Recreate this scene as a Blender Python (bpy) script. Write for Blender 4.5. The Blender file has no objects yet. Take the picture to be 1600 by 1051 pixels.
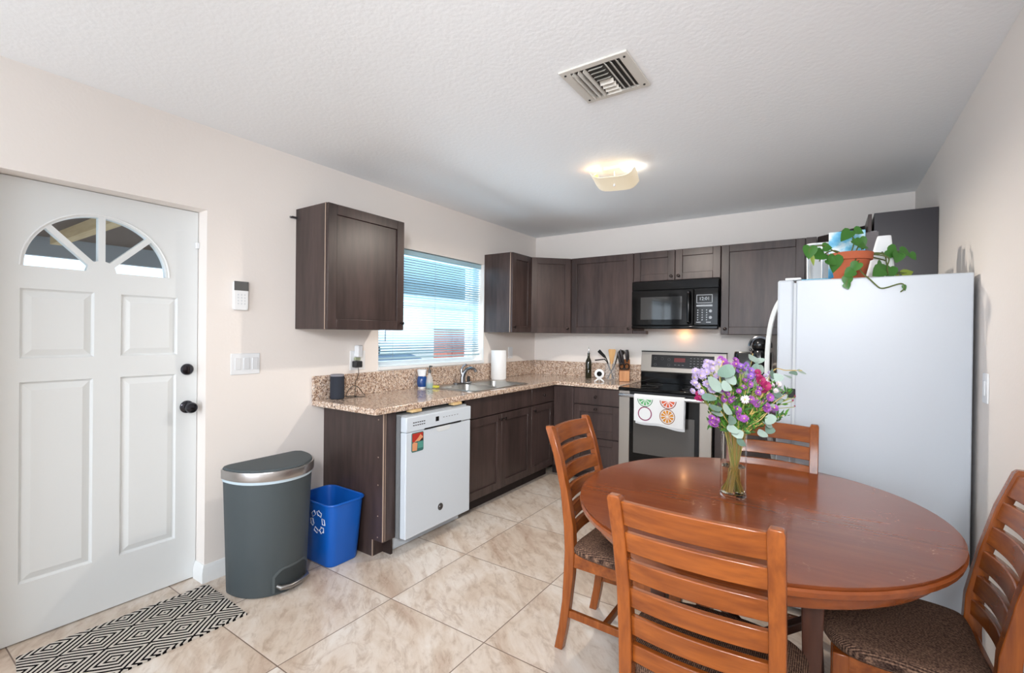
import bpy, bmesh, math, random
from mathutils import Vector, Matrix
random.seed(7)
C = bpy.context.scene.collection
S = bpy.context.scene
PI = math.pi

# ---------------------------------------------------------------- camera
CAMH = 1.38
yaw, pitch, roll = math.radians(-34.0557), math.radians(-0.2431), math.radians(0.6481)
f = Vector((math.sin(yaw)*math.cos(pitch), math.cos(yaw)*math.cos(pitch), math.sin(pitch)))
r0 = Vector((math.cos(yaw), -math.sin(yaw), 0)); u0 = r0.cross(f)
r = r0*math.cos(roll)+u0*math.sin(roll); u = r.cross(f)
cd = bpy.data.cameras.new('camera'); cam = bpy.data.objects.new('camera', cd); C.objects.link(cam)
m = Matrix((r, u, -f)).transposed().to_4x4(); m.translation = Vector((0, 0, CAMH))
cam.matrix_world = m
cd.sensor_fit = 'HORIZONTAL'; cd.sensor_width = 36; cd.lens = 36*734.25/1600; cd.clip_start = .05
S.camera = cam

# ---------------------------------------------------------------- room numbers (metres)
XW, XR, YB, YF, ZC = -2.833, 0.526, 4.664, -3.3, 2.50

# ---------------------------------------------------------------- view, world, lights
S.view_settings.view_transform = 'Standard'; S.view_settings.look = 'None'
S.view_settings.gamma = 1; S.view_settings.exposure = 0.0; S.view_settings.use_curve_mapping = False
wd = bpy.data.worlds.new('sky'); S.world = wd; wd.use_nodes = True
nt = wd.node_tree; nt.nodes.clear()
wo = nt.nodes.new('ShaderNodeOutputWorld'); bg = nt.nodes.new('ShaderNodeBackground')
bg.inputs[0].default_value = (.78, .90, 1.0, 1); bg.inputs[1].default_value = 1.9
nt.links.new(bg.outputs[0], wo.inputs[0])

def area_light(name, loc, target, sx, sy, power, col, spread=180):
    l = bpy.data.lights.new(name, 'AREA'); l.shape = 'RECTANGLE'; l.size = sx; l.size_y = sy; l.energy = power; l.color = col
    l.spread = math.radians(spread)
    o = bpy.data.objects.new(name, l); C.objects.link(o); o.location = loc
    o.rotation_euler = (Vector(target)-Vector(loc)).to_track_quat('-Z', 'Y').to_euler()
    return o
def point_light(name, loc, power, col, rad=.04):
    l = bpy.data.lights.new(name, 'POINT'); l.energy = power; l.color = col; l.shadow_soft_size = rad
    o = bpy.data.objects.new(name, l); C.objects.link(o); o.location = loc
    return o
# frontal fill, as daylight from an unseen big window added behind the camera
area_light('front_window_fill', (-1.15, YF+.12, 1.30), (-1.15, 4, 1.25), 2.9, 2.1, 80, (.92, 1, 1.11))
# the side window beside it
area_light('daylight_side_window', (XW+.03, -1.6, 1.45), (0, -1.3, 1.4), 2.0, 1.1, 8, (.9, 1, 1.1))
# sky light under the carport roof, and light thrown up from the bright ground outside, both through the kitchen blind
area_light('ground_bounce_kitchen_window', (XW-.62, 3.03, .82), (-1.7, 3.2, 2.5), 1.6, .5, 62, (.86, 1, 1.10))
area_light('daylight_kitchen_window', (XW-.50, 3.03, 2.22), (-1.6, 3.03, .9), 1.2, .5, 14, (.80, 1, 1.12))
# fill light from an added, unseen ceiling lamp behind the camera
area_light('added_ceiling_fill', (-1.2, -1.0, ZC-.13), (-1.2, -1.0, 0), .5, .5, 9, (1, 1, .97))
# flash-like fill beside the camera, given to an added standing lamp
area_light('added_fill_light', (.22, -.75, 1.95), (-2.0, 3.6, .8), .5, .5, 29, (.98, 1, 1.03), 80)
# the kitchen ceiling light: two bulbs above its glass, and the light its glass sends down
point_light('bulb_warm', (-1.33, 2.93, 2.473), .32, (1, .58, .26), .02)
point_light('bulb_cool', (-1.08, 3.03, 2.473), .42, (1, .96, .90), .02)
glow = bpy.data.lights.new('ceiling_light_glow', 'SPOT'); glow.energy = 62; glow.color = (1.1, 1, .88); glow.shadow_soft_size = .03
glow.spot_size = math.radians(172); glow.spot_blend = .35
glo = bpy.data.objects.new('ceiling_light_glow', glow); C.objects.link(glo); glo.location = (-1.206, 2.985, 2.375)
# lamp under the microwave
point_light('hood_lamp', (-1.15, 4.60, 1.40), .35, (1, .5, .2), .02)

# ---------------------------------------------------------------- helpers
def lin(c):
    return tuple(((x/255)/12.92 if x/255 <= .04045 else ((x/255+.055)/1.055)**2.4) for x in c)+(1,)

class MB:
    def __init__(s): s.v = []; s.f = []
    def add(s, vs, fs):
        n = len(s.v); s.v += [tuple(v) for v in vs]; s.f += [tuple(i+n for i in q) for q in fs]; return s
    def box(s, x0, x1, y0, y1, z0, z1):
        if x0 > x1: x0, x1 = x1, x0
        if y0 > y1: y0, y1 = y1, y0
        if z0 > z1: z0, z1 = z1, z0
        return s.add([(x0,y0,z0),(x1,y0,z0),(x1,y1,z0),(x0,y1,z0),(x0,y0,z1),(x1,y0,z1),(x1,y1,z1),(x0,y1,z1)],
                     [(0,3,2,1),(4,5,6,7),(0,1,5,4),(1,2,6,5),(2,3,7,6),(3,0,4,7)])
    def loft(s, rings, cap=True, closed=True):
        n = len(rings[0]); vs = [p for q in rings for p in q]; fs = []
        for i in range(len(rings)-1):
            for j in range(n if closed else n-1):
                k = (j+1) % n
                fs.append((i*n+j, i*n+k, (i+1)*n+k, (i+1)*n+j))
        if cap:
            fs.append(tuple(reversed(range(n)))); fs.append(tuple((len(rings)-1)*n+j for j in range(n)))
        return s.add(vs, fs)
    def tube(s, pts, rad, n=10, cap=True):
        pts = [Vector(p) for p in pts]; rs = rad if isinstance(rad, (list, tuple)) else [rad]*len(pts)
        rings = []; up = None
        for i, p in enumerate(pts):
            t = (pts[min(i+1, len(pts)-1)]-pts[max(i-1, 0)]).normalized()
            if up is None:
                up = Vector((0, 0, 1)) if abs(t.z) < .9 else Vector((1, 0, 0))
            a = (up - t*up.dot(t))
            if a.length < 1e-4: a = t.orthogonal()
            a.normalize(); b = t.cross(a); up = a
            rings.append([p+(a*math.cos(2*PI*j/n)+b*math.sin(2*PI*j/n))*rs[i] for j in range(n)])
        return s.loft(rings, cap)
    def cyl(s, p0, p1, r0, r1=None, n=24):
        return s.tube([p0, p1], [r0, r0 if r1 is None else r1], n)
    def lathe(s, c, prof, n=32, cap=True, sx=1, sy=1):
        return s.loft([[(c[0]+q[0]*sx*math.cos(2*PI*j/n), c[1]+q[0]*sy*math.sin(2*PI*j/n), c[2]+q[1]) for j in range(n)] for q in prof], cap)
    def ball(s, c, r, n=12, sx=1, sy=1, sz=1):
        k = max(4, n//2)
        return s.lathe(c, [(max(1e-4, r*math.sin(PI*i/k)), -r*sz*math.cos(PI*i/k)) for i in range(k+1)], n, True, sx, sy)
    def prism(s, poly, fn, d0, d1):
        # poly in 2D; fn(a,b,d) -> world
        return s.loft([[fn(a, b, d0) for a, b in poly], [fn(a, b, d1) for a, b in poly]])
    def xf(s, M):
        s.v = [tuple(M @ Vector(v)) for v in s.v]; return s

def root_loc(o):
    while o.parent: o = o.parent
    return Vector(o.location)

def obj(name, mb, mat, parent=None, label=None, cat=None, group=None, kind=None, bevel=0, seg=2, smooth=40, loc=None):
    me = bpy.data.meshes.new(name)
    if isinstance(mb, MB):
        me.from_pydata(mb.v, [], mb.f)
        bm = bmesh.new(); bm.from_mesh(me); bmesh.ops.recalc_face_normals(bm, faces=bm.faces); bm.to_mesh(me); bm.free()
    else:
        me = mb; me.name = name
    if parent: L = root_loc(parent)
    else:
        if loc is None:
            xs = [v.co for v in me.vertices]
            loc = Vector(((min(v.x for v in xs)+max(v.x for v in xs))/2, (min(v.y for v in xs)+max(v.y for v in xs))/2, min(v.z for v in xs)))
        L = Vector(loc)
    me.transform(Matrix.Translation(-L))
    if smooth:
        me.shade_smooth(); me.set_sharp_from_angle(angle=math.radians(smooth))
    else: me.shade_flat()
    me.materials.clear()
    for q in (mat if isinstance(mat, (list, tuple)) else [mat]): me.materials.append(q)
    o = bpy.data.objects.new(name, me); C.objects.link(o)
    if parent: o.parent = parent
    else: o.location = L
    if bevel:
        b = o.modifiers.new('bevel', 'BEVEL'); b.width = bevel; b.segments = seg; b.limit_method = 'ANGLE'; b.angle_limit = math.radians(40)
        b.harden_normals = False
    tag(o, label, cat, group, kind)
    return o
def tag(o, label=None, cat=None, group=None, kind=None):
    if label: o['label'] = label
    if cat: o['category'] = cat
    if group: o['group'] = group
    if kind: o['kind'] = kind
    return o
def thing(name, loc, label, cat, group=None, kind=None):
    o = bpy.data.objects.new(name, None); o.empty_display_size = .1; C.objects.link(o); o.location = loc
    return tag(o, label, cat, group, kind)
def copy_thing(root, loc, rz, label):
    rr = root.copy(); C.objects.link(rr); rr.location = loc; rr.rotation_euler = (0, 0, rz); rr['label'] = label
    def rec(src, dst):
        for ch in list(src.children):
            c = ch.copy(); C.objects.link(c); c.parent = dst; rec(ch, c)
    rec(root, rr); return rr

def plate(outer, holes, fn, d0, d1):
    """flat plate with holes -> mesh; 2D loops mapped by fn(a,b,d)"""
    cu = bpy.data.curves.new('t', 'CURVE'); cu.dimensions = '2D'; cu.fill_mode = 'BOTH'
    for lp in [outer]+holes:
        sp = cu.splines.new('POLY'); sp.points.add(len(lp)-1)
        for i, (a, b) in enumerate(lp): sp.points[i].co = (a, b, 0, 1)
        sp.use_cyclic_u = True
    cu.extrude = .5
    o = bpy.data.objects.new('t', cu); C.objects.link(o)
    dg = bpy.context.evaluated_depsgraph_get(); dg.update()
    me = bpy.data.meshes.new_from_object(o.evaluated_get(dg))
    bpy.data.objects.remove(o)
    for v in me.vertices:
        a, b, t = v.co
        v.co = fn(a, b, d0+(d1-d0)*(t+.5))
    bm = bmesh.new(); bm.from_mesh(me); bmesh.ops.remove_doubles(bm, verts=bm.verts, dist=1e-5)
    bmesh.ops.recalc_face_normals(bm, faces=bm.faces); bm.to_mesh(me); bm.free()
    return me
def rect(a0, a1, b0, b1): return [(a0,b0),(a1,b0),(a1,b1),(a0,b1)]
FX = lambda a, b, d: Vector((d, a, b))      # a = y, b = z, depth along x
FY = lambda a, b, d: Vector((a, d, b))      # a = x, b = z, depth along y
FZ = lambda a, b, d: Vector((a, b, d))
def rrect(x0, x1, y0, y1, r, n=5):
    out = []
    for cx, cy, a0 in ((x1-r, y1-r, 0), (x0+r, y1-r, 90), (x0+r, y0+r, 180), (x1-r, y0+r, 270)):
        for i in range(n+1):
            a = math.radians(a0+90*i/n); out.append((cx+r*math.cos(a), cy+r*math.sin(a)))
    return out

# ---------------------------------------------------------------- materials
def mat(name, col, rough=.5, metal=0., spec=.5, bump=None, emit=None, coat=0, trans=0, ior=1.45, alpha=1, sss=0):
    m = bpy.data.materials.new(name); m.use_nodes = True; nt = m.node_tree; b = nt.nodes['Principled BSDF']
    b.inputs['Base Color'].default_value = lin(col); b.inputs['Roughness'].default_value = rough; b.inputs['Metallic'].default_value = metal
    b.inputs['Specular IOR Level'].default_value = spec; b.inputs['Coat Weight'].default_value = coat; b.inputs['Coat Roughness'].default_value = .08
    b.inputs['Transmission Weight'].default_value = trans; b.inputs['IOR'].default_value = ior; b.inputs['Alpha'].default_value = alpha
    if emit: b.inputs['Emission Color'].default_value = lin(emit[0]); b.inputs['Emission Strength'].default_value = emit[1]
    if bump:
        sc, st, dist = bump
        n = nt.nodes.new('ShaderNodeTexNoise'); n.inputs['Scale'].default_value = sc; n.inputs['Detail'].default_value = 4
        tc = nt.nodes.new('ShaderNodeTexCoord'); nt.links.new(tc.outputs['Object'], n.inputs['Vector'])
        bp = nt.nodes.new('ShaderNodeBump'); bp.inputs['Strength'].default_value = st; bp.inputs['Distance'].default_value = dist
        nt.links.new(n.outputs['Fac'], bp.inputs['Height']); nt.links.new(bp.outputs[0], b.inputs['Normal'])
    return m
class NT:
    def __init__(s, m): s.m = m; s.t = m.node_tree; s.b = s.t.nodes['Principled BSDF']
    def n(s, typ, **kw):
        q = s.t.nodes.new(typ)
        for k, v in kw.items():
            if k in q.inputs.keys(): q.inputs[k].default_value = v
            else: setattr(q, k, v)
        return q
    def l(s, a, b): s.t.links.new(a, b)
    def coord(s, scale=(1,1,1), loc=(0,0,0), rot=(0,0,0)):
        tc = s.n('ShaderNodeTexCoord'); mp = s.n('ShaderNodeMapping')
        mp.inputs['Scale'].default_value = scale; mp.inputs['Location'].default_value = loc; mp.inputs['Rotation'].default_value = rot
        s.l(tc.outputs['Object'], mp.inputs[0]); return mp.outputs[0]
    def ramp(s, fac, stops):
        q = s.n('ShaderNodeValToRGB'); e = q.color_ramp.elements
        while len(e) > 1: e.remove(e[0])
        e[0].position = stops[0][0]; e[0].color = lin(stops[0][1])
        for p, c in stops[1:]:
            k = e.new(p); k.color = lin(c)
        s.l(fac, q.inputs[0]); return q.outputs[0]
    def mix(s, fac, a, b, mode='MIX'):
        q = s.n('ShaderNodeMix'); q.data_type = 'RGBA'; q.blend_type = mode
        if isinstance(fac, (int, float)): q.inputs[0].default_value = fac
        else: s.l(fac, q.inputs[0])
        for sock, v in ((q.inputs[6], a), (q.inputs[7], b)):
            if isinstance(v, tuple): sock.default_value = v
            else: s.l(v, sock)
        return q.outputs[2]
    def math(s, op, a, b=None):
        q = s.n('ShaderNodeMath'); q.operation = op
        for i, v in enumerate((a, b)):
            if v is None: continue
            if isinstance(v, (int, float)): q.inputs[i].default_value = v
            else: s.l(v, q.inputs[i])
        return q.outputs[0]

def wood(name, c0, c1, rough, axis='z', scale=1., coat=0, spec=.5, bump=.08, rr=(.34, .66)):
    m = mat(name, c0, rough, coat=coat, spec=spec); t = NT(m)
    sc = {'z': (14, 14, 1.6), 'x': (1.6, 14, 14), 'y': (14, 1.6, 14)}[axis]
    v = t.coord(tuple(k*scale for k in sc))
    n1 = t.n('ShaderNodeTexNoise', Scale=1.3, Detail=6.0, Roughness=.6); t.l(v, n1.inputs['Vector'])
    n2 = t.n('ShaderNodeTexNoise', Scale=5.5, Detail=3.0); t.l(v, n2.inputs['Vector'])
    fac = t.math('ADD', t.math('MULTIPLY', n1.outputs['Fac'], .7), t.math('MULTIPLY', n2.outputs['Fac'], .3))
    c = t.ramp(fac, [(rr[0], c0), (rr[1], c1)])
    t.l(c, t.b.inputs['Base Color'])
    bp = t.n('ShaderNodeBump', Strength=bump, Distance=.002); t.l(n2.outputs['Fac'], bp.inputs['Height']); t.l(bp.outputs[0], t.b.inputs['Normal'])
    return m

wall_m = mat('wall_paint', (240, 233, 227), .75, spec=.25, bump=(70, .16, .003))
wallr_m = wall_m
ceil_m = mat('ceiling_texture', (248, 250, 252), .9, spec=.15, bump=(48, .22, .006))
white_m = mat('white_trim', (238, 240, 240), .4)
door_m = mat('door_paint', (228, 231, 231), .42)
esp = wood('espresso_wood', (48, 38, 36), (76, 61, 58), .34, 'z', .55)
espx = wood('espresso_wood_flat', (48, 38, 36), (76, 61, 58), .34, 'x', .55)
espd = mat('espresso_edge', (44, 32, 30), .5)
lightedge = mat('raw_board_edge', (168, 146, 130), .6)
toe_m = mat('toe_board', (40, 30, 28), .6)
knob_m = mat('dark_bronze', (50, 42, 40), .3, metal=.8)
chrome = mat('chrome', (150, 150, 154), .16, metal=1)
steel = mat('brushed_steel', (168, 161, 153), .38, metal=.8, bump=(300, .03, .001))
sinksteel = mat('sink_steel', (176, 174, 170), .33, metal=1)
blackgloss = mat('black_gloss', (9, 9, 10), .07, spec=.28)
blackplastic = mat('black_plastic', (22, 22, 24), .35)
darkglass = mat('dark_oven_glass', (30, 30, 31), .08, coat=.6)
whiteapp = mat('white_enamel', (206, 214, 222), .32, bump=(220, .10, .001))
whiteplas = mat('white_plastic', (236, 238, 240), .38)
fridge_m = mat('fridge_enamel', (194, 200, 207), .32, bump=(220, .10, .001))
seal_m = mat('grey_seal', (120, 122, 124), .6)
glass_m = mat('clear_glass', (255, 255, 255), .0, trans=1, ior=1.45)
water_m = mat('water', (244, 240, 214), .0, trans=1, ior=1.33)
pane_m = bpy.data.materials.new('window_glass'); pane_m.use_nodes = True
_t = pane_m.node_tree; _t.nodes.clear()
_o = _t.nodes.new('ShaderNodeOutputMaterial'); _mx = _t.nodes.new('ShaderNodeMixShader'); _a = _t.nodes.new('ShaderNodeBsdfTransparent'); _g = _t.nodes.new('ShaderNodeBsdfGlossy')
_g.inputs['Roughness'].default_value = .02; _mx.inputs[0].default_value = .06; _a.inputs[0].default_value = (.95, .98, 1, 1)
_t.links.new(_a.outputs[0], _mx.inputs[1]); _t.links.new(_g.outputs[0], _mx.inputs[2]); _t.links.new(_mx.outputs[0], _o.inputs[0])

def granite():
    m = mat('granite', (190, 165, 145), .12, coat=.3); t = NT(m); v = t.coord()
    vo = t.n('ShaderNodeTexVoronoi', Scale=150.0); t.l(v, vo.inputs['Vector'])
    sep = t.n('ShaderNodeSeparateColor'); t.l(vo.outputs['Color'], sep.inputs[0])
    c = t.ramp(sep.outputs[0], [(.0, (96, 80, 74)), (.09, (146, 118, 102)), (.22, (192, 164, 144)), (.45, (214, 190, 168)), (.65, (224, 204, 184)), (.88, (236, 222, 208)), (1, (200, 190, 184))])
    q = c.node; q.color_ramp.interpolation = 'LINEAR'
    no = t.n('ShaderNodeTexNoise', Scale=60.0, Detail=5.0); t.l(v, no.inputs['Vector'])
    k = t.ramp(no.outputs['Fac'], [(.34, (176, 152, 138)), (.56, (255, 255, 255))])
    t.l(t.mix(.8, c, k, 'MULTIPLY'), t.b.inputs['Base Color'])
    return m
granite_m = granite()

def tile():
    m = mat('floor_tile', (214, 198, 182), .30, spec=.45); t = NT(m)
    P = .607
    vec = t.coord((1,1,1), (1.873+P*4, -1.069+P*10, 0))      # object origin is the world origin
    br = t.n('ShaderNodeTexBrick'); br.offset = 0; br.squash = 1
    br.inputs['Scale'].default_value = 1; br.inputs['Mortar Size'].default_value = .0026; br.inputs['Brick Width'].default_value = P; br.inputs['Row Height'].default_value = P
    br.inputs['Mortar Smooth'].default_value = .2; br.inputs['Bias'].default_value = 0
    br.inputs['Color1'].default_value = (.25, .25, .25, 1); br.inputs['Color2'].default_value = (.75, .75, .75, 1)
    t.l(vec, br.inputs['Vector'])
    # per tile shift of the stone pattern
    sh = t.n('ShaderNodeVectorMath'); sh.operation = 'MULTIPLY_ADD'; t.l(br.outputs['Color'], sh.inputs[0]); sh.inputs[1].default_value = (7, 3, 5)
    rt = t.coord((1,1,1), rot=(0,0,.7)); t.l(rt, sh.inputs[2])
    st = t.n('ShaderNodeVectorMath'); st.operation = 'MULTIPLY'; t.l(sh.outputs[0], st.inputs[0]); st.inputs[1].default_value = (1, 2.4, 1)
    n1 = t.n('ShaderNodeTexNoise', Scale=1.6, Detail=9.0, Roughness=.62, Distortion=.9); t.l(st.outputs[0], n1.inputs['Vector'])
    n2 = t.n('ShaderNodeTexNoise', Scale=9.0, Detail=8.0, Roughness=.7, Distortion=.5); t.l(st.outputs[0], n2.inputs['Vector'])
    base = t.ramp(n1.outputs['Fac'], [(.32, (196, 174, 156)), (.44, (214, 198, 182)), (.54, (224, 212, 200)), (.68, (234, 227, 219))])
    fine = t.ramp(n2.outputs['Fac'], [(.34, (196, 178, 162)), (.50, (246, 242, 238)), (.70, (255, 255, 255))])
    c = t.mix(.62, base, fine, 'MULTIPLY')
    # thin brown veins
    n3 = t.n('ShaderNodeTexNoise', Scale=1.9, Detail=7.0, Roughness=.6, Distortion=1.6); t.l(st.outputs[0], n3.inputs['Vector'])
    vein = t.math('ABSOLUTE', t.math('SUBTRACT', n3.outputs['Fac'], .5))
    vr = t.ramp(vein, [(.0, (255, 255, 255)), (.020, (150, 150, 150)), (.050, (0, 0, 0))])
    n4 = t.n('ShaderNodeTexNoise', Scale=1.7, Detail=2.0); t.l(st.outputs[0], n4.inputs['Vector'])
    gate = t.ramp(n4.outputs['Fac'], [(.52, (0, 0, 0)), (.64, (255, 255, 255))])
    vf = t.math('MULTIPLY', t.math('MULTIPLY', t.math('MULTIPLY', vr, gate), n2.outputs['Fac']), .62)
    c = t.mix(vf, c, lin((150, 116, 92)))
    # grout: brick fac is 1 in the mortar
    c = t.mix(br.outputs['Fac'], c, lin((124, 104, 90)))
    t.l(c, t.b.inputs['Base Color'])
    bp = t.n('ShaderNodeBump', Strength=.25, Distance=.002); bp.invert = True; t.l(br.outputs['Fac'], bp.inputs['Height'])
    t.l(bp.outputs[0], t.b.inputs['Normal'])
    return m
tile_m = tile()

def rug():
    m = mat('rug_weave', (200, 190, 180), .95, spec=.05); t = NT(m)
    v = t.coord(); sp = t.n('ShaderNodeSeparateXYZ'); t.l(v, sp.inputs[0])
    # object origin is world origin + rug root; lattice of small diamonds with pitch .102 / .127
    U_ = t.math('DIVIDE', sp.outputs[0], .1035); V_ = t.math('DIVIDE', sp.outputs[1], .127)
    A = t.math('ADD', U_, V_); B = t.math('SUBTRACT', U_, V_)
    def wrap(q):
        h = t.math('FRACT', t.math('DIVIDE', t.math('ADD', q, 1.0), 2.0))
        return t.math('ABSOLUTE', t.math('SUBTRACT', t.math('MULTIPLY', h, 2.0), 1.0))
    d = t.math('MAXIMUM', wrap(A), wrap(B))
    k = t.math('LESS_THAN', t.math('COSINE', t.math('MULTIPLY', d, 2*PI*4.0)), .10)
    c = t.mix(k, lin((20, 17, 19)), lin((212, 204, 194)))
    t.l(c, t.b.inputs['Base Color'])
    n = t.n('ShaderNodeTexWave', Scale=120.0); n.bands_direction = 'Y'; t.l(v, n.inputs['Vector'])
    bp = t.n('ShaderNodeBump', Strength=.5, Distance=.002); t.l(n.outputs['Fac'], bp.inputs['Height']); t.l(bp.outputs[0], t.b.inputs['Normal'])
    return m
rug_m = rug()

def fabric():
    m = mat('seat_fabric', (84, 62, 50), .95, spec=.08); t = NT(m); v = t.coord()
    w = t.n('ShaderNodeTexWave', Scale=62.0, Distortion=.6, Detail=2.0); w.bands_direction = 'X'; t.l(v, w.inputs['Vector'])
    n = t.n('ShaderNodeTexNoise', Scale=180.0, Detail=3.0); t.l(v, n.inputs['Vector'])
    fac = t.math('ADD', t.math('MULTIPLY', w.outputs['Fac'], .28), t.math('MULTIPLY', n.outputs['Fac'], .72))
    t.l(t.ramp(fac, [(.30, (46, 34, 30)), (.5, (86, 66, 56)), (.72, (140, 110, 90))]), t.b.inputs['Base Color'])
    bp = t.n('ShaderNodeBump', Strength=.6, Distance=.003); t.l(fac, bp.inputs['Height']); t.l(bp.outputs[0], t.b.inputs['Normal'])
    return m
fabric_m = fabric()

def chairwood():
    m = wood('chair_wood', (106, 50, 17), (152, 82, 31), .26, 'z', 1., coat=.2); return m
cw = chairwood()
cwx = wood('chair_wood_slat', (106, 50, 17), (152, 82, 31), .26, 'x', 1., coat=.2)
def tablewood():
    m = wood('table_wood', (106, 50, 24), (136, 72, 38), .19, 'x', .8, coat=.12, spec=.45, bump=.005, rr=(.22, .80)); t = NT(m)
    # pale scuffs, shapes of their own
    v = t.coord((1,1,1), (3.1, 1.7, 0))
    n = t.n('ShaderNodeTexNoise', Scale=26.0, Detail=6.0, Roughness=.7, Distortion=2.0); t.l(v, n.inputs['Vector'])
    g = t.n('ShaderNodeTexNoise', Scale=5.5, Detail=1.0); t.l(v, g.inputs['Vector'])
    f1 = t.ramp(n.outputs['Fac'], [(.60, (0, 0, 0)), (.66, (255, 255, 255))]); f2 = t.ramp(g.outputs['Fac'], [(.56, (0, 0, 0)), (.66, (255, 255, 255))])
    src = t.b.inputs['Base Color'].links[0].from_socket
    c = t.mix(t.math('MULTIPLY', t.math('MULTIPLY', f1, f2), .55), src, lin((206, 150, 110)))
    t.l(c, t.b.inputs['Base Color'])
    return m
tw = tablewood()
tw_edge = wood('table_edge_wood', (118, 56, 22), (146, 76, 34), .25, 'x', .6, coat=.3)
darkleg = wood('table_leg_wood', (58, 34, 26), (80, 48, 36), .35, 'z', 1)

# ================================================================ SETTING
def struct(name, mb, m, parent=None, **k):
    return obj(name, mb, m, parent, kind='structure' if not parent else None, **k)
struct('floor', MB().box(XW-.22, XR+.2, YF-.2, YB+.2, -.1, 0), tile_m, loc=(0,0,0))
struct('ceiling', MB().box(XW-.22, XR+.2, YF-.2, YB+.2, ZC, ZC+.1), ceil_m)
DY0, DY1, DZ = .36, 1.196, 2.043
WY0, WY1, WZ0, WZ1 = 2.385, 3.675, 1.118, 2.065
SY0, SY1, SZ0, SZ1 = -2.75, -.45, .95, 2.15
struct('wall_left', plate([(YF-.2,0),(DY0,0),(DY0,DZ),(DY1,DZ),(DY1,0),(YB+.2,0),(YB+.2,ZC),(YF-.2,ZC)], [rect(WY0,WY1,WZ0,WZ1), rect(SY0,SY1,SZ0,SZ1)], FX, XW-.22, XW), wall_m, smooth=0)
struct('wall_back', MB().box(XW, XR, YB, YB+.2, 0, ZC), wall_m)
struct('wall_right', MB().box(XR, XR+.2, YF-.2, YB+.2, 0, ZC), wall_m)
FX0, FX1, FZ0, FZ1 = -2.6, .3, .25, 2.3
struct('wall_front', plate(rect(XW, XR, 0, ZC), [rect(FX0, FX1, FZ0, FZ1)], FY, YF-.2, YF), wall_m, smooth=0)

# baseboards
def bb_profile(h=.095, t=.016):
    return [(0, 0), (t, 0), (t, h*.62), (t*.8, h*.70), (t*.8, h*.80), (t*.45, h*.93), (t*.3, h), (0, h)]
def baseboard(name, p0, p1, nrm):
    p0 = Vector(p0); p1 = Vector(p1); nrm = Vector(nrm)
    return struct(name, MB().loft([[p+nrm*a+Vector((0,0,b)) for a, b in bb_profile()] for p in (p0, p1)]), white_m, smooth=30)
b1 = MB()
rings = []
for p, nv in (((XW-.098, DY1), (0,-1)), ((XW, DY1), (1,-1)), ((XW, 1.905), (1,0))):
    rings.append([(p[0]+a*nv[0], p[1]+a*nv[1], b) for a, b in bb_profile()])
b1.loft(rings); struct('baseboard_left', b1, white_m, smooth=30)
baseboard('baseboard_left_rear', (XW, YF, 0), (XW, DY0-.002, 0), (1, 0, 0))
baseboard('baseboard_right', (XR, YF, 0), (XR, 2.70, 0), (-1, 0, 0))
baseboard('baseboard_front', (XW+.02, YF, 0), (XR-.02, YF, 0), (0, 1, 0))

# ---- entry door
DX = XW-.10                                   # face of the leaf
door = thing('door_1', (DX, .79, 0), None, None, kind='structure')
L0, L1, LT = DY0+.003, DY1-.003, DZ-.003
fc, fz, fa, fb = .775, 1.660, .268, .262      # fanlight: centre, base, half width, height
sect = []
def fan(a0, a1, n=10, inner=.16):
    out = [(fc+fa*math.cos(a0+(a1-a0)*i/n), fz+fb*math.sin(a0+(a1-a0)*i/n)) for i in range(n+1)]
    return out
hw = .013
def sector(a0, a1):
    """pane opening between two rays, bars of constant width"""
    pts = []
    n = 12
    ri = .052
    am = (a0+a1)/2
    # offsets perpendicular to each ray
    def edge(a, sgn, rr):
        dx, dz = math.cos(a), math.sin(a)
        return (fc+dx*rr*fa - sgn*(-dz)*hw*-1*-1, fz+dz*rr*fb + sgn*dx*hw*-1*-1)
    o0 = hw/fa if a0 > .01 else 0
    o1 = hw/fa if a1 < PI-.01 else 0
    inner0 = (fc+math.cos(a0)*ri*1.1+(-math.sin(a0))*(hw if a0 > .01 else 0), fz+math.sin(a0)*ri+math.cos(a0)*(hw if a0 > .01 else 0))
    inner1 = (fc+math.cos(a1)*ri*1.1-(-math.sin(a1))*(hw if a1 < PI-.01 else 0), fz+math.sin(a1)*ri-math.cos(a1)*(hw if a1 < PI-.01 else 0))
    pts = [inner0]
    for i in range(n+1):
        a = a0+o0+(a1-a0-o0-o1)*i/n
        pts.append((fc+fa*math.cos(a), fz+fb*math.sin(a)))
    pts.append(inner1)
    return pts
fans = [sector(PI*i/4, PI*(i+1)/4) for i in range(4)]
panels = [(.498,.748,1.25,1.56), (.852,1.095,1.25,1.555), (.494,.742,.258,1.146), (.852,1.091,.252,1.146)]
# symmetric panels
panels = [(.496,.748,1.250,1.560), (.850,1.096,1.250,1.558), (.496,.745,.258,1.146), (.850,1.092,.252,1.146)]
leaf = plate(rect(L0, L1, .006, LT), fans+[rect(*p) for p in panels], FX, DX-.04, DX)
obj('door_leaf', leaf, door_m, door, smooth=0)
for (y0, y1, z0, z1) in panels:
    q = MB(); b = .038
    def rr_(i, x): return [(x, y0+i, z0+i), (x, y1-i, z0+i), (x, y1-i, z1-i), (x, y0+i, z1-i)]
    q.loft([rr_(0, DX-.030), rr_(0, DX-.0005), rr_(.006, DX-.010), rr_(.010, DX-.012), rr_(b, DX-.002)])
    obj('raised_panel', q, door_m, door, smooth=0)
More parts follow.
